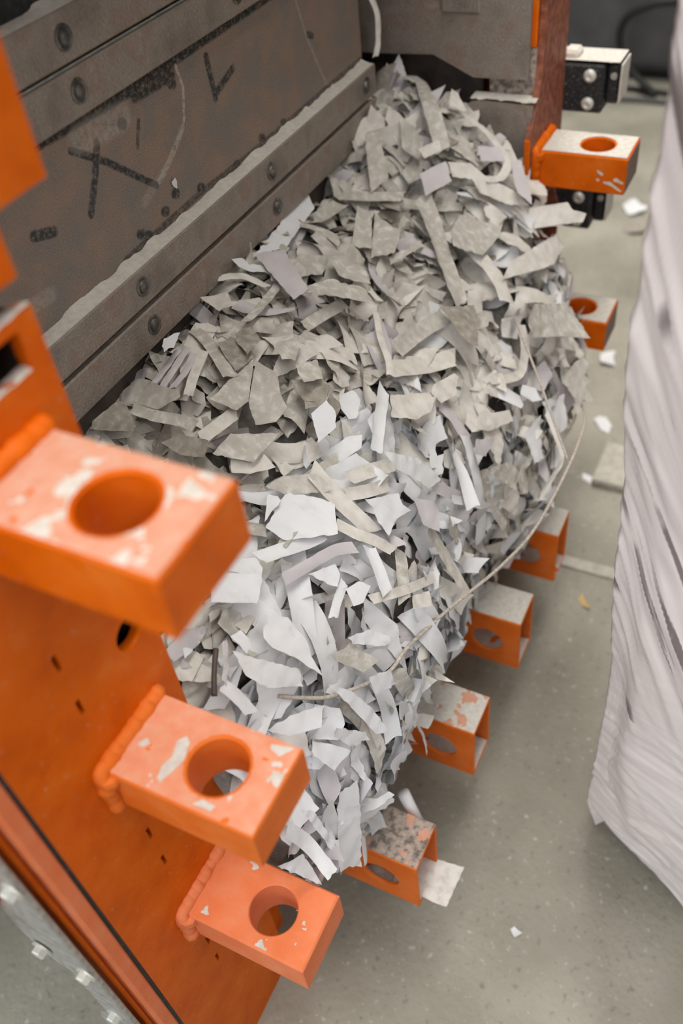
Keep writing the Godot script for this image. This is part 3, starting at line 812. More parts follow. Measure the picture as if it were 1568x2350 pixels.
	box(arm, Vector3(-0.20, 0.76, -0.20), Vector3(-0.118, 0.80, -0.085), 0.003)
	box(arm, Vector3(-0.20, 0.60, -0.21), Vector3(-0.19, 0.80, -0.16), 0.002)
	put("hinge_arm", done(arm), mats["orange_paint"], t)

func build_far_post() -> void:
	var t := thing("baler_upright", "far orange upright with two dust-topped locking lugs and brown chamber panels", "steel post", Vector3(1.37, 0, 0))
	var o := Vector3(-1.37, 0, 0)
	var st := mb()
	var pts := PackedVector2Array([Vector2(1.37, 0.0), Vector2(1.37, 0.93), Vector2(1.378, 0.965), Vector2(1.398, 1.0), Vector2(1.418, 1.04), Vector2(1.428, 1.10), Vector2(1.43, 2.4), Vector2(1.56, 2.4), Vector2(1.58, 0.9), Vector2(1.585, 0.0)])
	slab(st, pts, 0.012, func(u: float, v: float, w: float) -> Vector3: return Vector3(u, v, w - 0.012) + o)
	put("front_plate", done(st), mats["red_brown_primer"], t)
	put("bright_edge", one_box(Vector3(1.415, 1.095, -0.10) + o, Vector3(1.427, 2.4, -0.0125) + o, 0.002), mats["orange_paint"], t)
	put("lower_edge", one_box(Vector3(1.364, 0.0, -0.012) + o, Vector3(1.3695, 0.95, 0.0) + o, 0.002), mats["orange_paint"], t)
	put("dusty_web", one_box(Vector3(1.419, 0.16, -0.10) + o, Vector3(1.429, 1.094, -0.0125) + o, 0.001), mats["worn_dust"], t)
	put("outer_plate", one_box(Vector3(1.565, 0.0, -0.70) + o, Vector3(1.577, 2.4, -0.0125) + o), mats["orange_paint"], t)
	put("back_plate", one_box(Vector3(1.44, 0.0, -0.70) + o, Vector3(1.45, 2.4, -0.12) + o), mats["dark_steel"], t)  # dark plate put behind the panel gap so that it shows dark
	# brown chamber panels, facing the heap
	st = mb()
	pts = PackedVector2Array([Vector2(-0.022, 2.4), Vector2(-0.020, 1.045), Vector2(-0.125, 1.043), Vector2(-0.205, 1.079), Vector2(-0.32, 1.075), Vector2(-0.7, 1.075), Vector2(-0.7, 2.4)])
	slab(st, pts, 0.008, func(u: float, v: float, w: float) -> Vector3: return Vector3(1.40 + w, v, u) + o)
	var up := put("upper_panel", done(st), mats["worn_steel"], t)
	put("cover_plate", one_box(Vector3(1.394, 1.153, -0.185) + o, Vector3(1.3995, 1.26, -0.112) + o, 0.003), mats["worn_steel"], up)
	st = mb()
	pts = PackedVector2Array([Vector2(-0.004, 0.2), Vector2(-0.004, 1.006), Vector2(-0.108, 1.009), Vector2(-0.126, 1.004), Vector2(-0.138, 0.985), Vector2(-0.142, 0.955), Vector2(-0.142, 0.2)])
	slab(st, pts, 0.008, func(u: float, v: float, w: float) -> Vector3: return Vector3(1.384 + w, v, u) + o)
	var lowp := put("lower_panel", done(st), mats["worn_steel"], t)
	put("dust_layer", crust(Vector2(1.383, -0.125) + Vector2(o.x, 0), Vector2(1.415, 0.0) + Vector2(o.x, 0), 1.0088, 0.002, 0.004, 45, 0.6), mats["dust"], lowp)
	lug(t, 1.395 - 1.37, 0.920, "upper lug of the far upright, its whole top dusted pale", 0.75, 54, 0.07)
	lug(t, 1.395 - 1.37, 0.565, "lower lug of the far upright, half hidden by paper", 0.75, 55, 0.07)
	for e in [[1394, 8740, 136, 1394, 8750, 149, 1394, 8590, 173, 1394, 8570, 170, 1394, 8660, 154, 1394, 8700, 138], [1394, 8800, 154, 1394, 8840, 160, 1394, 8750, 174, 1394, 8720, 172, 1394, 8760, 156], [1394, 8780, 122, 1394, 8780, 129, 1394, 8730, 128, 1394, 8730, 124], [1394, 8960, 122, 1394, 8880, 136, 1394, 8840, 133, 1394, 8900, 124]]:
		put("pale_scuff", scuff(e, o + Vector3(0.0005, 0, 0)), mats["dust"], t)
	for y in [0.920, 0.565]: put("bare_end_face", one_box(Vector3(1.3972, y - 0.0675, 0.1768) + o, Vector3(1.4928, y - 0.0025, 0.1775) + o, 0.0003), mats["bare_brown_steel"], t)
	# a bent bracket with a dusty rim below the upper lug
	st = mb()
	var outer := [Vector2(1.36, 0.80), Vector2(1.385, 0.835), Vector2(1.425, 0.843), Vector2(1.455, 0.825), Vector2(1.50, 0.765), Vector2(1.505, 0.70), Vector2(1.47, 0.66)]
	for k in outer.size() - 1:
		var a: Vector2 = outer[k]
		var b: Vector2 = outer[k + 1]
		var q := (b - a).orthogonal().normalized() * 0.006
		var lift := [Vector3(a.x, a.y, 0.0), Vector3(b.x, b.y, 0.0), Vector3(b.x + q.x, b.y + q.y, 0.0), Vector3(a.x + q.x, a.y + q.y, 0.0)]
		var f := Vector3(0, 0, 0.028)
		quad(st, lift[0] + o, lift[1] + o, lift[1] + f + o, lift[0] + f + o, Vector3(-q.x, -q.y, 0))
		quad(st, lift[3] + o, lift[2] + o, lift[2] + f + o, lift[3] + f + o, Vector3(q.x, q.y, 0))
		quad(st, lift[0] + f + o, lift[1] + f + o, lift[2] + f + o, lift[3] + f + o, Vector3(0, 0, 1))
	put("bent_bracket", done(st), mats["red_brown_primer"], t)

func valve(y: float, label: String) -> void:
	var t := thing("limit_switch", label, "machine switch", Vector3(1.60, y, 0.0))
	put("housing", one_box(Vector3(-0.022, -0.05, -0.03), Vector3(0.05, 0.042, 0.078), 0.004), mats["black_plastic"], t)
	put("end_cap", one_box(Vector3(-0.01, -0.034, 0.080), Vector3(0.05, 0.042, 0.106), 0.005), mats["black_plastic"], t)
	put("dust_layer", crust(Vector2(-0.02, -0.03), Vector2(0.05, 0.105), 0.0425, 0.003, 0.006, 61, 0.8), mats["dust"], t)
	put("rim", one_box(Vector3(-0.014, -0.030, 0.1065), Vector3(0.05, 0.043, 0.110), 0.001), mats["dust"], t)
	put("top_knob", one_box(Vector3(-0.01, 0.043, -0.01), Vector3(0.03, 0.062, 0.022), 0.006), mats["dust"], t)
	for e in [0.022, -0.031]:
		var xf := Transform3D(Basis(Vector3(0, 0, 1), Vector3(-1, 0, 0), Vector3(0, -1, 0)), Vector3(-0.022, e, 0.050))
		var st := lathe([Vector2(0.0125, 0.0), Vector2(0.0125, 0.003), Vector2(0.010, 0.0065), Vector2(0.006, 0.008), Vector2(0.004, 0.006), Vector2(0.0, 0.006)], 20, xf)
		put("round_screw", done(st), mats["pale_zinc"], t)
	var xs := Transform3D(Basis(Vector3(0, 0, 1), Vector3(-1, 0, 0), Vector3(0, -1, 0)), Vector3(-0.010, 0.02, 0.094))
	put("round_screw", done(lathe([Vector2(0.007, 0.0), Vector2(0.006, 0.003), Vector2(0.0, 0.003)], 14, xs)), mats["zinc"], t)

func ram_plate_texture() -> ImageTexture:      # rust mottling, felt-pen strokes, scratches and smears on the recessed plate
	var W := 1500
	var H := 330
	var x0 := 0.20
	var x1 := 1.31
	var y0 := 1.06
	var y1 := 1.304
	var n1 := FastNoiseLite.new()
	n1.seed = 71
	n1.frequency = 0.012
	n1.fractal_octaves = 5
	var n2 := FastNoiseLite.new()
	n2.seed = 72
	n2.frequency = 0.35
	n2.fractal_octaves = 2
	var ink := PackedFloat32Array()
	var pale := PackedFloat32Array()
	var black := PackedFloat32Array()
	for a in [ink, pale, black]: pass
	ink.resize(W * H)
	pale.resize(W * H)
	black.resize(W * H)
	var stroke := func(buf: PackedFloat32Array, pts: Array, r: float, power: float) -> PackedFloat32Array:
		for k in pts.size() - 1:
			var a := Vector2((pts[k].x - x0) / (x1 - x0) * W, (y1 - pts[k].y) / (y1 - y0) * H)
			var b := Vector2((pts[k + 1].x - x0) / (x1 - x0) * W, (y1 - pts[k + 1].y) / (y1 - y0) * H)
			var px := r / (x1 - x0) * W
			for yy in range(maxi(0, int(minf(a.y, b.y) - px)), mini(H, int(maxf(a.y, b.y) + px + 1))):
				for xx in range(maxi(0, int(minf(a.x, b.x) - px)), mini(W, int(maxf(a.x, b.x) + px + 1))):
					var d := Geometry2D.get_closest_point_to_segment(Vector2(xx, yy), a, b).distance_to(Vector2(xx, yy)) / px
					if d < 1.0:
						var v := power * clampf((1.0 - d) * 3.0, 0.0, 1.0) * clampf(0.75 + 0.6 * n2.get_noise_2d(xx * 0.6, yy * 0.6) + 0.9 * n1.get_noise_2d(xx * 6.0, yy * 6.0), 0.0, 1.0)
						buf[yy * W + xx] = maxf(buf[yy * W + xx], v)
		return buf
	var V := func(a: float, b: float) -> Vector2: return Vector2(a, b)
	ink = stroke.call(ink, [V.call(0.826, 1.264), V.call(0.83, 1.207)], 0.007, 0.85)
	ink = stroke.call(ink, [V.call(0.833, 1.212), V.call(0.885, 1.228)], 0.007, 0.85)
	ink = stroke.call(ink, [V.call(0.523, 1.262), V.call(0.574, 1.227), V.call(0.659, 1.156)], 0.0055, 0.9)
	ink = stroke.call(ink, [V.call(0.569, 1.251), V.call(0.551, 1.22), V.call(0.524, 1.182)], 0.007, 0.8)
	ink = stroke.call(ink, [V.call(0.425, 1.203), V.call(0.456, 1.193)], 0.008, 0.9)
	ink = stroke.call(ink, [V.call(1.116, 1.20), V.call(1.13, 1.193)], 0.006, 0.8)
	ink = stroke.call(ink, [V.call(0.655, 1.245), V.call(0.64, 1.216)], 0.004, 0.6)
	pale = stroke.call(pale, [V.call(0.755, 1.277), V.call(0.761, 1.247), V.call(0.749, 1.211), V.call(0.735, 1.196)], 0.0035, 0.9)
	pale = stroke.call(pale, [V.call(0.74, 1.2), V.call(0.72, 1.187), V.call(0.69, 1.17), V.call(0.666, 1.159)], 0.006, 0.75)
	pale = stroke.call(pale, [V.call(0.68, 1.166), V.call(0.626, 1.148)], 0.009, 0.35)
	pale = stroke.call(pale, [V.call(0.541, 1.268), V.call(0.626, 1.262)], 0.022, 0.5)
	pale = stroke.call(pale, [V.call(1.085, 1.27), V.call(1.112, 1.194), V.call(1.159, 1.108)], 0.004, 0.45)
	pale = stroke.call(pale, [V.call(0.30, 1.14), V.call(0.42, 1.13)], 0.012, 0.4)
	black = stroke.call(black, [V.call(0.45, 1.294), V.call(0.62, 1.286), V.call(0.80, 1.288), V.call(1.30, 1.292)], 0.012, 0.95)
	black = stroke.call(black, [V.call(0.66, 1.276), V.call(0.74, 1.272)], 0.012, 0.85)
	for e in [[0.62, 1.255], [0.735, 1.262], [0.60, 1.115], [0.613, 1.106], [0.75, 1.11], [0.85, 1.10], [0.93, 1.108], [1.0, 1.104], [0.69, 1.13], [0.66, 1.118]]:
		black = stroke.call(black, [V.call(e[0], e[1]), V.call(e[0] + 0.006, e[1] - 0.003)], 0.008, 0.8)
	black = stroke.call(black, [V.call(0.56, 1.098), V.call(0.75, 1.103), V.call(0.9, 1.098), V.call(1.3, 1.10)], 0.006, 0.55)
	var im := Image.create(W, H, true, Image.FORMAT_RGB8)
	var A := Color(0.53, 0.48, 0.445)
	var B := Color(0.58, 0.495, 0.44)
	var G := Color(0.50, 0.48, 0.46)
	for yy in H:
		for xx in W:
			var m := n1.get_noise_2d(xx, yy * 1.1)
			var c := A.lerp(B, clampf(0.5 + m * 1.6, 0.0, 1.0)).lerp(G, clampf(n1.get_noise_2d(xx * 0.5 + 900.0, yy * 0.5) * 2.0, 0.0, 0.8))
			var s := n2.get_noise_2d(xx, yy)
			c = c.lightened(0.30 * (s - 0.15)) if s > 0.15 else c.darkened(0.25 * maxf(0.0, -s))
			var k := yy * W + xx
			c = c.lerp(Color(0.13, 0.145, 0.165), ink[k]).lerp(Color(0.11, 0.115, 0.12), black[k]).lerp(Color(0.74, 0.71, 0.67), pale[k])
			im.set_pixel(xx, yy, c)
	im.generate_mipmaps()
	return ImageTexture.create_from_image(im)

func build_ram() -> void:
	var t := thing("press_ram", "worn brown steel press ram with bolted wear bars and pen marks", "press ram", Vector3(0.75, 0.978, -0.28))
	var o := -Vector3(0.75, 0.978, -0.28)
	var L := 0.155
	var Rr := 1.305
	var bar := func(called: String, y0: float, y1: float, zf: float, m: String) -> MeshInstance3D:
		return put(called, one_box(Vector3(L, y0, -0.36) + o, Vector3(Rr, y1, zf) + o, 0.0022), mats[m], t)
	put("ram_body", one_box(Vector3(L, 0.95, -0.68) + o, Vector3(Rr, 1.62, -0.36) + o, 0.002), mats["dark_steel"], t)
	put("heel_plate", one_box(Vector3(L, 0.90, -0.36) + o, Vector3(Rr, 0.977, -0.303) + o, 0.002), mats["dark_steel"], t)
	var b1: MeshInstance3D = bar.call("lower_bar", 0.978, 1.0335, -0.28, "worn_steel")
	var b2: MeshInstance3D = bar.call("upper_bar", 1.041, 1.0925, -0.28, "worn_steel")
	var b3: MeshInstance3D = bar.call("top_strip", 1.294, 1.3445, -0.292, "worn_steel")
	var b4: MeshInstance3D = bar.call("upper_strip", 1.3515, 1.405, -0.292, "worn_steel")
	put("shim_strip", one_box(Vector3(L, 1.3445, -0.36) + o, Vector3(Rr, 1.3472, -0.298) + o, 0.0005), mats["zinc"], t)
	put("greasy_back", one_box(Vector3(L, 1.405, -0.36) + o, Vector3(Rr, 1.62, -0.318) + o, 0.001), mats["grease"], t)
	# recessed plate with its own marks
	var st := mb()
	var zp := -0.306
	var a := Vector3(L, 1.0925, zp) + o
	var c := Vector3(Rr, 1.296, zp) + o
	for p in [Vector2(0, 0), Vector2(0, 1), Vector2(1, 1), Vector2(0, 0), Vector2(1, 1), Vector2(1, 0)]:
		var w := Vector3(lerpf(a.x, c.x, p.x), lerpf(a.y, c.y, p.y), zp + o.z)
		st.set_uv(Vector2((w.x - o.x - 0.20) / 1.11, (1.304 - (w.y - o.y)) / 0.244))
		st.add_vertex(w)
	box(st, Vector3(L, 1.0925, -0.36) + o, Vector3(Rr, 1.294, zp - 0.0004) + o, 0.0002)
	st.generate_normals()
	var m := StandardMaterial3D.new()
	m.resource_name = "marked_plate"
	m.albedo_texture = ram_plate_texture()
	m.roughness = 0.5
	m.metallic = 0.25
	m.cull_mode = BaseMaterial3D.CULL_DISABLED
	put("recessed_plate", st.commit(), m, t)
	# bolts, in columns
	var rows := [[b1, 1.008, -0.28], [b2, 1.068, -0.28], [b3, 1.321, -0.292], [b4, 1.378, -0.292]]
	for e in rows:
		for x in [0.196, 0.551, 0.907, 1.262]:
			var xf := Transform3D(Basis(Vector3(1, 0, 0), Vector3(0, 0, 1), Vector3(0, -1, 0)), Vector3(x, e[1], e[2]) + o)
			put("bolt_head", done(lathe([Vector2(0.0145, -0.0005), Vector2(0.0142, 0.0012), Vector2(0.0122, 0.0016), Vector2(0.0100, 0.0002), Vector2(0.0092, 0.0002), Vector2(0.0078, 0.0032), Vector2(0.004, 0.0052), Vector2(0.0, 0.0055)], 24, xf)), mats["bolt_steel"], e[0])
	# dust banked on the ledges
	put("dust_layer", ledge_dust(0.165, 1.30, 1.0925, -0.2818, zp, 0.0055, o, 81), mats["dust"], b2)
	put("dust_layer", ledge_dust(0.165, 1.30, 1.405, -0.2932, -0.318, 0.006, o, 82), mats["dust"], b4)

func ledge_dust(xa: float, xb: float, y: float, zf: float, zb: float, high: float, o: Vector3, seed_: int) -> ArrayMesh:
	var n := FastNoiseLite.new()
	n.seed = seed_
	n.frequency = 14.0
	n.fractal_octaves = 4
	var st := mb()
	st.set_smooth_group(0)
	var N := 260
	var rows := []
	for i in N + 1:
		var x := lerpf(xa, xb, float(i) / N)
		var h := clampf(high * (0.5 + 1.5 * n.get_noise_1d(x)), 0.0006, high)
		rows.append([Vector3(x, y + 0.0002, zf) + o, Vector3(x, y + 0.0012, lerpf(zf, zb, 0.25)) + o, Vector3(x, y + 0.0012 + h * 0.45, lerpf(zf, zb, 0.7)) + o, Vector3(x, y + 0.0012 + h, zb + 0.0003) + o])
	for i in N:
		for j in 3: quad(st, rows[i][j], rows[i + 1][j], rows[i + 1][j + 1], rows[i][j + 1], Vector3(0, 1, 0.3))
	return done(st)

func build_base() -> void:
	var t := thing("baler_chassis", "orange base frame with a row of open square tubes under the paper", "machine base", Vector3(0.75, 0, 0))
	var o := Vector3(-0.75, 0, 0)
	var b := mb()
	box(b, Vector3(0.135, 0.15, -0.12) + o, Vector3(1.365, 0.27, -0.03) + o, 0.003)
	for x in [0.16, 0.45, 0.72, 0.97, 1.2]: box(b, Vector3(x, 0.0, -0.10) + o, Vector3(x + 0.03, 0.15, -0.04) + o, 0.003)
	put("base_beam", done(b), mats["orange_paint"], t)
	put("chamber_floor", one_box(Vector3(0.135, 0.18, -0.69) + o, Vector3(1.365, 0.20, -0.12) + o, 0.002), mats["dark_steel"], t)
	put("chamber_back", one_box(Vector3(0.135, 0.15, -0.71) + o, Vector3(1.565, 2.4, -0.69) + o, 0.002), mats["dark_steel"], t)
	var names := ["first open tube, its grey worn top bare", "second open tube with a fishtail scrap on top", "third open tube with a dusty top", "farthest open tube in view"]
	var k := 0
	for x in [0.258, 0.515, 0.767, 1.012]:
		var st := mb()
		var H := 0.141
		var Wd := 0.082
		var y0 := 0.159
		var z0 := -0.03
		var len_ := 0.236
		var th := 0.006
		for s in 2:
			var xf := Transform3D(Basis(Vector3(0, 1, 0), Vector3(-1, 0, 0) if s == 0 else Vector3(1, 0, 0), Vector3(0, 0, 1)), Vector3(x if s == 0 else x + Wd, y0, z0) + o)
			holed(st, H, len_, 0.066, 0.171, 0.031, th, 0.001, 0.0008, xf)
		box(st, Vector3(x + th, y0 + H - th, z0) + o, Vector3(x + Wd - th, y0 + H, z0 + len_) + o, 0.0006)
		box(st, Vector3(x + th, y0, z0) + o, Vector3(x + Wd - th, y0 + th, z0 + len_) + o, 0.0006)
		var tb := put("base_tube", done(st), mats["lit_orange_paint"], t)  # paler orange: the stronger light on the tube sides is in the colour
		tb.set_meta("label", names[k])
		var m: String = "worn_dust" if k == 0 else "dust"
		put("dust_layer", crust(Vector2(x + 0.002 + o.x, 0.0), Vector2(x + Wd - 0.001 + o.x, z0 + len_ - 0.001), y0 + H, 0.0022, 0.0012, 90 + k, [0.38, 0.30, 0.75, 0.8][k]), mats[m], tb)
		if k < 2: put("sheen_dust_film", crust(Vector2(x + 0.002 + o.x, 0.0), Vector2(x + Wd - 0.001 + o.x, z0 + len_ - 0.001), y0 + H - 0.0001, 0.0022, 0.0001, 190 + k, 0.7), mats["salmon_sheen_dust"], tb)  # same salmon tint as on the lugs, painted sheen and dust together
		put("inside_dust", crust(Vector2(x + 0.008 + o.x, 0.05), Vector2(x + Wd - 0.008 + o.x, z0 + len_ - 0.001), y0 + th, 0.003, 0.002, 96 + k, 0.35), mats["dust"], tb)
		k += 1

func build_hood() -> void:     # unseen body added over the press chamber, above the frame; it keeps the ceiling light off the chamber's back
	var t := thing("shade_hood", "unseen orange hood added between the uprights to shade the press chamber", "shade hood", Vector3(0.75, 2.05, -0.35))
	var o := -Vector3(0.75, 2.05, -0.35)
	put("front_panel", one_box(Vector3(0.135, 2.05, -0.11) + o, Vector3(1.36, 2.40, -0.02) + o, 0.004), mats["orange_paint"], t)
	put("roof_panel", one_box(Vector3(-0.09, 2.41, -0.72) + o, Vector3(1.58, 2.44, -0.0) + o, 0.004), mats["orange_paint"], t)
	put("side_panel", one_box(Vector3(0.10, 0.28, -0.69) + o, Vector3(0.112, 2.40, -0.13) + o, 0.002), mats["dark_steel"], t)

# ---------------------------------------------------------------- floor litter, wires, bale, background
func litter(label: String, tone: String, at: Vector3, lng: float, wid: float, turn: float, called := "paper_scrap", category := "paper scrap") -> void:
	var o := put(called, random_piece(lng, wid), tone_mat[tone] if tone_mat.has(tone) else mats[tone])
	o.transform = Transform3D(Basis(Vector3.UP, turn), at)
	var low := o.mesh.get_aabb().position.y
	o.position.y = at.y - low + 0.0005
	tag(o, label, category)

func build_bale() -> void:
	var t := thing("wrapped_bale", "tall bale wrapped in pinkish stretch film standing at the right", "wrapped bale", Vector3(0.62, 0, 0.43))
	var o := -Vector3(0.62, 0, 0.43)
	var A := Vector3(0.600, 0, 0.400)
	var f := Vector3(-0.61, 0, 0.793)
	var b := Vector3(0.8, 0, 0.6)
	var n1 := FastNoiseLite.new()
	n1.seed = 101
	n1.frequency = 1.0
	n1.fractal_octaves = 3
	n1.fractal_type = FastNoiseLite.FRACTAL_RIDGED
	# footprint path: from deep along the back side, round the corner, along the front side
	var path := []
	for k in 26: path.append(A + b * (0.9 * (1.0 - k / 26.0)) + f * 0.0)
	for k in 24: path.append(A + f * (0.06 * k / 24.0))
	for k in 150: path.append(A + f * (0.06 + 1.0 * pow(k / 149.0, 1.15)) + b * 0.02 * smoothstep(0.0, 0.2, k / 149.0))
	var rows := 210
	var P := []
	var UV := []
	for j in rows + 1:
		var h := 0.012 + 1.62 * pow(float(j) / rows, 1.2)
		var line := []
		var uvl := []
		var s := 0.0
		for i in path.size():
			if i > 0: s += path[i].distance_to(path[i - 1])
			var tng: Vector3 = (path[mini(i + 1, path.size() - 1)] - path[maxi(i - 1, 0)]).normalized()
			var out := Vector3(-tng.z, 0, tng.x)
			if out.dot(path[i] - (A + b * 0.5 + f * 0.5)) < 0.0: out = -out
			# film pulled round the load: bulges at mid height, tucked in at the foot, leaning corner above
			var bulge := 0.010 * smoothstep(0.35, 1.15, h) - 0.035 * pow(1.0 - smoothstep(0.0, 0.10, h), 2.0)
			var ss := s - 0.9
			var low := smoothstep(0.75, 0.30, h)
			var rid := n1.get_noise_2d((h - ss * 0.28) * 26.0 + 2.0 * n1.get_noise_2d(ss * 1.5, h * 2.0), ss * 1.3) * 0.004 * low
			rid += n1.get_noise_2d((h * 0.55 + ss * 1.0) * 15.0, (h - ss) * 1.2 + 30.0) * 0.006 * (1.0 - low)
			var step := 0.014 * smoothstep(0.025, 0.075, ss - 0.05 * smoothstep(0.35, 0.08, h)) * smoothstep(0.08, 0.2, h) * smoothstep(0.85, 0.5, h)
			line.append(path[i] + out * (bulge + rid + step) - b * (0.03 * smoothstep(0.4, 0.8, h) + 0.03 * smoothstep(0.8, 1.15, h)) + Vector3(0, h, 0) + o)
			uvl.append(Vector2(ss, h))
		P.append(line)
		UV.append(uvl)
	var st := SurfaceTool.new()
	st.begin(Mesh.PRIMITIVE_TRIANGLES)
	st.set_smooth_group(0)
	var W := path.size()
	for j in rows + 1:
		for i in W:
			st.set_uv(UV[j][i])
			st.add_vertex(P[j][i])
	for j in rows:
		for i in W - 1:
			var q := [j * W + i, j * W + i + 1, (j + 1) * W + i + 1, (j + 1) * W + i]
			var nn: Vector3 = (P[j][i + 1] - P[j][i]).cross(P[j + 1][i] - P[j][i])
			var outw: Vector3 = P[j][i] - (A + b * 0.5 + f * 0.5 + o)
			if nn.dot(Vector3(outw.x, 0, outw.z)) > 0.0: q = [q[0], q[3], q[2], q[1]]
			for e in [0, 1, 2, 0, 2, 3]: st.add_index(q[e])
	st.generate_normals()
	put("stretch_film", st.commit(), mats["stretch_film"], t)
	put("bale_core", one_box(Vector3(-0.35, 0.01, -0.35), Vector3(0.35, 1.58, 0.35), 0.02, Transform3D(Basis(Vector3.UP, atan2(-b.z, b.x)), A + b * 0.45 + f * 0.5 + o)), mats["soiled_core"], t)

func film_texture() -> ImageTexture:       # stretched print and crease lines running slantwise in the film, with dark shreds showing through
	var W := 1024
	var H := 1024
	var n := FastNoiseLite.new()
	n.seed = 111
	n.frequency = 0.01
	n.fractal_octaves = 4
	var im := Image.create(W, H, true, Image.FORMAT_RGB8)
	for y in H:
		for x in W:
			var u := float(x) / W * 1.2
			var h := (1.0 - float(y) / H) * 1.6
			var low := smoothstep(0.75, 0.30, h)
			var c1 := (h - u * 0.28) * 5200.0
			var c2 := (h * 0.55 + u) * 3600.0
			var fine := lerpf(n.get_noise_2d(c2, (h - u) * 160.0), n.get_noise_2d(c1, u * 90.0), low)
			var col := Color(0.90, 0.87, 0.86).lerp(Color(0.95, 0.925, 0.915), clampf(0.5 + fine * 1.3, 0.0, 1.0))
			var streak := n.get_noise_2d(c2 * 0.7 + 500.0, (h - u) * 130.0 + 700.0) - 0.16
			var where := n.get_noise_2d(u * 420.0 + 300.0, h * 300.0)
			if streak > 0.0 and where > 0.0 and h > 0.45: col = col.lerp(Color(0.38, 0.35, 0.35), clampf(streak * 5.0, 0.0, 0.75) * clampf(where * 5.0, 0.0, 1.0))
			im.set_pixel(x, y, col)
	im.generate_mipmaps()
	return ImageTexture.create_from_image(im)

func build_rest() -> void:
	# baling wires sprung loose from the heap
	var w1 := catmull([Vector3(0.235, 0.722, 0.045), Vector3(0.258, 0.702, 0.075), Vector3(0.282, 0.69, 0.10), Vector3(0.358, 0.655, 0.135)] + wire_points(), 7)
	tag(put("baling_wire", rod(w1, 0.0028, 8), mats["grey_wire_sheath"]), "long loose wire looping from the lower heap out over the tubes", "wire")
	var w2 := catmull(second_wire(), 7)
	tag(put("baling_wire", rod(w2, 0.0023, 8), mats["grey_wire_sheath"]), "straight loose wire ending at the bend of the long looping wire", "wire")
	var tail := catmull(tail_points(), 7)
	var tn := []
	for p in tail: tn.append(Vector3(-0.6, 0.3, 0.7))
	scrap(ribbon_mesh(tail, tn, 0.010, 0.1, 0.002), "c", "thin crooked paper tail hanging beside the straight wire")
	var twig := [Vector3(0.165, 0.80, 0.01), Vector3(0.185, 0.812, 0.0), Vector3(0.212, 0.822, -0.012)]
	tag(put("dark_twig", rod(catmull(twig, 5), 0.0035, 7, 0.2), mats["dark_steel"]), "short dark grey twig lying by the near upright's edge", "twig")
	# torn strip caught in the far corner of the ram, and a fleck on its plate
	var cs := catmull([Vector3(1.318, 1.20, -0.288), Vector3(1.326, 1.165, -0.280), Vector3(1.324, 1.12, -0.282), Vector3(1.316, 1.10, -0.284)], 6)
	var cn := []
	for p in cs: cn.append(Vector3(-0.5, 0.2, 0.8))
	scrap(ribbon_mesh(cs, cn, 0.011, 0.2, 0.003), "c", "narrow torn strip caught upright in the far corner of the ram")
	scrap(sheet_mesh([Vector3(0.688, 1.147, -0.304), Vector3(0.697, 1.150, -0.303), Vector3(0.700, 1.143, -0.303), Vector3(0.697, 1.134, -0.304), Vector3(0.691, 1.139, -0.304)], 0.001, 0.0), "w", "tiny white paper fleck stuck on the marked steel plate")
	# floor litter
	litter("white oblong scrap on the floor right of the looping wire", "w", Vector3(1.75, 0, 0.139), 0.075, 0.03, 0.6)
	litter("small white scrap on the floor beside the pale slab", "w", Vector3(1.52, 0, 0.16), 0.035, 0.022, 1.2)
	litter("white scrap far off on the floor past the upper far lug", "w", Vector3(3.0, 0, -0.066), 0.11, 0.07, 0.4)
	litter("grey scrap far off on the floor behind the white one", "k", Vector3(2.85, 0, -0.03), 0.11, 0.06, 0.9)
	litter("yellowish chip on the floor near the wrapped bale", "yellowed_chip", Vector3(1.107, 0, 0.26), 0.035, 0.014, 0.9, "wood_chip", "chip")
	litter("white scrap on the floor just below the lower far lug", "w", Vector3(2.05, 0, 0.07), 0.06, 0.04, 0.2)
	litter("small white fleck on the open floor in front of the bale corner", "w", Vector3(0.34, 0, 0.35), 0.02, 0.014, 0.2)
	tag(put("concrete_slab", one_box(Vector3(1.50, 0.0, 0.17), Vector3(1.66, 0.022, 0.30), 0.004, Transform3D(Basis.IDENTITY, Vector3.ZERO)), mats["pale_slab"]), "pale flat slab on the floor behind the wrapped bale", "slab")
	tag(put("floor_strip", one_box(Vector3(1.20, 0.0, 0.10), Vector3(1.235, 0.006, 0.34), 0.002), mats["pale_slab"]), "pale narrow strip lying on the floor between tube and bale", "strip")
	# card sticking out of the first tube and a rolled scrap beside it
	scrap(sheet_mesh([Vector3(0.268, 0.170, 0.15), Vector3(0.333, 0.170, 0.15), Vector3(0.345, 0.172, 0.252), Vector3(0.272, 0.168, 0.248)], 0.002, 0.05), "c", "folded pale card sticking out of the first tube mouth")
	var roll := mb()
	roll.set_smooth_group(0)
	tube(roll, [Vector3(0.352, 0.25, 0.17), Vector3(0.356, 0.285, 0.155), Vector3(0.362, 0.315, 0.14)], 0.010, 12, 0.2)
	tag(put("paper_scrap", done(roll), tone_mat["w"]), "white rolled scrap leaning behind the mouth of the first tube", "paper scrap")
	# the dark cabinet behind and its hose
	var cab := thing("machine_cabinet", "dark grey machine cabinet far behind at the upper right", "cabinet", Vector3(4.2, 0, -0.4))
	put("body", one_box(Vector3(0.03, 0.05, -2.2), Vector3(1.1, 1.9, 1.3), 0.01), mats["cabinet_grey"], cab)
	put("plinth", one_box(Vector3(0.07, 0.0, -2.15), Vector3(1.05, 0.05, 1.25), 0.004), mats["black_rubber"], cab)
	put("lower_panel", one_box(Vector3(0.012, 0.08, -2.1), Vector3(0.03, 1.2, 1.2), 0.004), mats["cabinet_grey"], cab)
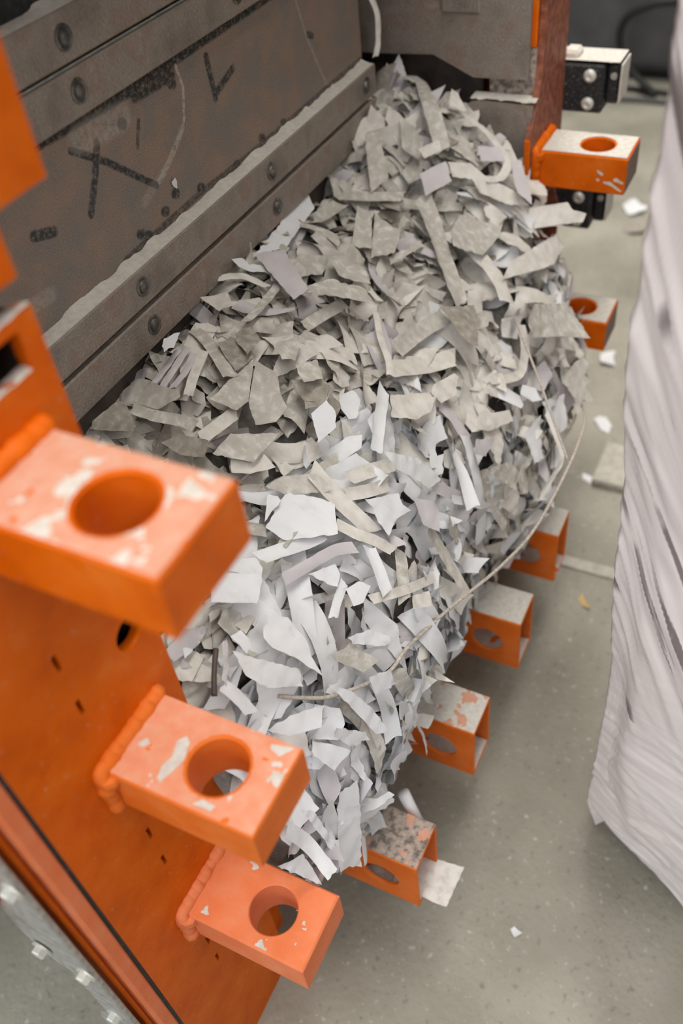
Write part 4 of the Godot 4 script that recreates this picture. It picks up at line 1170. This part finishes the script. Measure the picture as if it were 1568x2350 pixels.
	var hose := catmull([Vector3(4.05, 0.50, 0.25), Vector3(4.08, 0.40, -0.05), Vector3(4.12, 0.375, -0.2), Vector3(4.12, 0.36, -0.3), Vector3(4.12, 0.31, -0.40), Vector3(4.12, 0.23, -0.43), Vector3(4.11, 0.14, -0.40), Vector3(4.08, 0.06, -0.31), Vector3(4.02, 0.025, -0.22)], 8)
	tag(put("black_hose", rod(hose, 0.016, 10), mats["black_rubber"]), "black hose curving in a loop before the dark cabinet", "hose")
	var cab2 := catmull([Vector3(4.08, 0.012, -1.0), Vector3(4.05, 0.012, -0.6), Vector3(4.10, 0.012, -0.36), Vector3(4.06, 0.012, -0.1), Vector3(4.0, 0.012, 0.3)], 8)
	tag(put("black_cable", rod(cab2, 0.012, 8), mats["black_rubber"]), "black cable lying along the floor at the cabinet foot", "cable")
	var cab3 := catmull([Vector3(3.96, 0.012, -0.9), Vector3(3.98, 0.012, -0.45), Vector3(3.97, 0.012, -0.1), Vector3(3.86, 0.012, 0.3)], 8)
	tag(put("grey_cable", rod(cab3, 0.012, 8), mats["cabinet_grey"]), "dark grey cable on the floor in front of the black cable", "cable")

func lamp_panel(at: Vector3, size: Vector2, energy: float, label: String) -> void:
	var t := thing("ceiling_lamp", label, "lamp", at, "ceiling lamps of the hall")
	put("housing", one_box(Vector3(-size.x / 2 - 0.03, 0.012, -size.y / 2 - 0.03), Vector3(size.x / 2 + 0.03, 0.10, size.y / 2 + 0.03), 0.004), mats["hall_ceiling"], t)
	var g := StandardMaterial3D.new()
	g.albedo_color = Color(0.9, 0.9, 0.88)
	g.emission_enabled = true
	g.emission = Color(1.0, 0.985, 0.955)
	g.emission_energy_multiplier = 2.0
	put("lamp_diffuser", one_box(Vector3(-size.x / 2, 0.0, -size.y / 2), Vector3(size.x / 2, 0.012, size.y / 2), 0.002), g, t)
	var l := AreaLight3D.new()
	l.name = "lamp_light"
	l.area_size = size
	l.light_color = Color(1.0, 0.985, 0.955)
	l.light_energy = energy
	l.area_range = 30.0
	l.area_attenuation = 2.0
	l.shadow_enabled = true
	l.position = Vector3(0, -0.006, 0)
	l.rotation.x = -PI / 2
	t.add_child(l)

func build_hall() -> void:
	var S := func(called: String, lo: Vector3, hi: Vector3, m: String) -> void:
		tag(put(called, one_box(lo, hi, 0.002), mats[m]), "", "", "", "structure")
	S.call("floor", Vector3(-5.2, -0.2, -5.2), Vector3(9.2, 0.0, 7.2), "concrete")
	S.call("ceiling", Vector3(-5.2, 4.8, -5.2), Vector3(9.2, 5.0, 7.2), "hall_ceiling")
	S.call("wall_left", Vector3(-5.2, 0.0, -5.2), Vector3(-5.0, 2.3, 7.2), "hall_wall")      # below, above and beyond an opening added to let in sky fill
	S.call("wall_left", Vector3(-5.2, 2.3, 2.2), Vector3(-5.0, 4.6, 7.2), "hall_wall")
	S.call("wall_left", Vector3(-5.2, 4.6, -5.2), Vector3(-5.0, 4.8, 7.2), "hall_wall")
	S.call("wall_right", Vector3(9.0, 0.0, -5.2), Vector3(9.2, 4.8, 7.2), "hall_wall")
	S.call("wall_back", Vector3(-5.0, 0.0, -5.2), Vector3(9.0, 4.8, -5.0), "hall_wall")
	S.call("wall_front", Vector3(-5.0, 0.0, 7.0), Vector3(9.0, 4.8, 7.2), "hall_wall")

func _ready() -> void:
	rng.seed = 20
	wob.seed = 9
	wob.frequency = 0.05
	wob.fractal_octaves = 3
	# camera
	var cam := Camera3D.new()
	cam.name = "camera"
	var yaw := -0.5518
	var pitch := -0.7816
	var roll := -0.1375
	var fwd := Vector3(cos(pitch) * cos(yaw), sin(pitch), cos(pitch) * sin(yaw))
	var r0 := fwd.cross(Vector3.UP).normalized()
	var u0 := r0.cross(fwd)
	cam.transform = Transform3D(Basis(cos(roll) * r0 + sin(roll) * u0, cos(roll) * u0 - sin(roll) * r0, -fwd), Vector3(-0.2616, 1.6775, 0.4806))
	var fov := 2.0 * atan(1175.0 / 2060.75)
	var att := CameraAttributesPhysical.new()
	att.frustum_focal_length = 12.0 / tan(fov / 2.0)
	att.exposure_aperture = 1.6
	att.frustum_focus_distance = 1.22
	att.frustum_near = 0.05
	cam.attributes = att
	cam.fov = rad_to_deg(fov)
	cam.near = 0.05
	add_child(cam)
	cam.current = true
	cam_inv = cam.transform.affine_inverse()
	# surroundings
	var we := WorldEnvironment.new()
	we.name = "world"
	var env := Environment.new()
	env.background_mode = Environment.BG_COLOR
	env.background_color = Color(0.93, 0.96, 1.0)
	env.background_energy_multiplier = 4.4
	env.tonemap_mode = Environment.TONE_MAPPER_LINEAR
	env.tonemap_exposure = 1.18
	env.sdfgi_enabled = true
	env.ssao_enabled = true
	env.ssil_enabled = true
	we.environment = env
	add_child(we)
	make_materials()
	extra_materials()
	lamp_panel(Vector3(1.1, 4.2, 0.45), Vector2(3.2, 1.0), 5.0, "long ceiling lamp panel over the baler door")
	lamp_panel(Vector3(4.3, 4.2, -0.9), Vector2(3.2, 1.0), 16.5, "long ceiling lamp panel over the open floor")
	lamp_panel(Vector3(-2.4, 4.2, 0.2), Vector2(3.2, 1.0), 4.6, "long fill lamp panel added over the near aisle")  # added fill for faces turned towards the aisle
	lamp_panel(Vector3(-0.9, 4.2, 3.0), Vector2(3.2, 1.0), 4.6, "long fill lamp panel added over the aisle behind the viewer")  # added fill for the front-facing steel
	build_hall()
	build_ram()
	build_near_post()
	build_far_post()
	build_base()
	build_hood()
	build_bale()
	build_paper()
	valve(0.972, "upper black switch block with two round screws and dusty top beyond the far upright")
	valve(0.722, "lower black switch block half hidden below the upper far lug")
	build_rest()

func extra_materials() -> void:
	var grit: Texture2D = mats["worn_steel"].normal_texture
	var b := mat("bolt_steel", ntex(121, 0.02, [0.0, 0.45, 0.6, 1.0], [Color(0.24, 0.23, 0.22), Color(0.36, 0.35, 0.34), Color(0.46, 0.44, 0.42), Color(0.60, 0.58, 0.55)]), 4.0, 0.4, grit, 0.2)
	b.metallic = 0.5
	mat("worn_dust", ntex(122, 0.03, [0.0, 0.38, 0.5, 0.62, 1.0], [Color(0.36, 0.32, 0.30), Color(0.50, 0.46, 0.43), Color(0.62, 0.575, 0.54), Color(0.68, 0.60, 0.55), Color(0.74, 0.69, 0.65)]), 4.0, 0.8, grit, 0.5)
	mat("pale_slab", ntex(123, 0.02, [0.0, 0.5, 1.0], [Color(0.62, 0.60, 0.56), Color(0.70, 0.68, 0.64), Color(0.76, 0.74, 0.70)]), 3.0, 0.8)
	mat("salmon_sheen_dust", ntex(124, 0.02, [0.0, 0.5, 1.0], [Color(0.78, 0.54, 0.43), Color(0.80, 0.58, 0.48), Color(0.79, 0.63, 0.55)]), 4.0, 0.85)  # dust tint with overhead sheen painted in
	mat("salmon_sheen_film", ntex(125, 0.02, [0.0, 0.5, 1.0], [Color(0.83, 0.52, 0.38), Color(0.85, 0.56, 0.43), Color(0.85, 0.61, 0.50)]), 4.0, 0.7)  # stronger salmon tint, sheen painted in with the dust
	mat("lit_orange_paint", ntex(126, 0.01, [0.0, 0.5, 1.0], [Color(0.82, 0.39, 0.10), Color(0.85, 0.43, 0.16), Color(0.86, 0.47, 0.23)]), 3.0, 0.5, mats["orange_paint"].normal_texture, 0.25).metallic_specular = 0.25  # lighter copy of the orange, with haze and stronger light painted in
	mat("bare_brown_steel", ntex(127, 0.03, [0.0, 0.5, 1.0], [Color(0.42, 0.34, 0.31), Color(0.50, 0.41, 0.375), Color(0.56, 0.48, 0.445)]), 5.0, 0.6, grit, 0.3)
	plain("soiled_core", Color(0.62, 0.58, 0.56), 0.9)
	var m := StandardMaterial3D.new()
	m.resource_name = "stretch_film"
	m.albedo_texture = film_texture()
	m.uv1_scale = Vector3(1.0 / 1.2, -1.0 / 1.6, 1.0)
	m.roughness = 0.38
	m.cull_mode = BaseMaterial3D.CULL_DISABLED
	mats["stretch_film"] = m
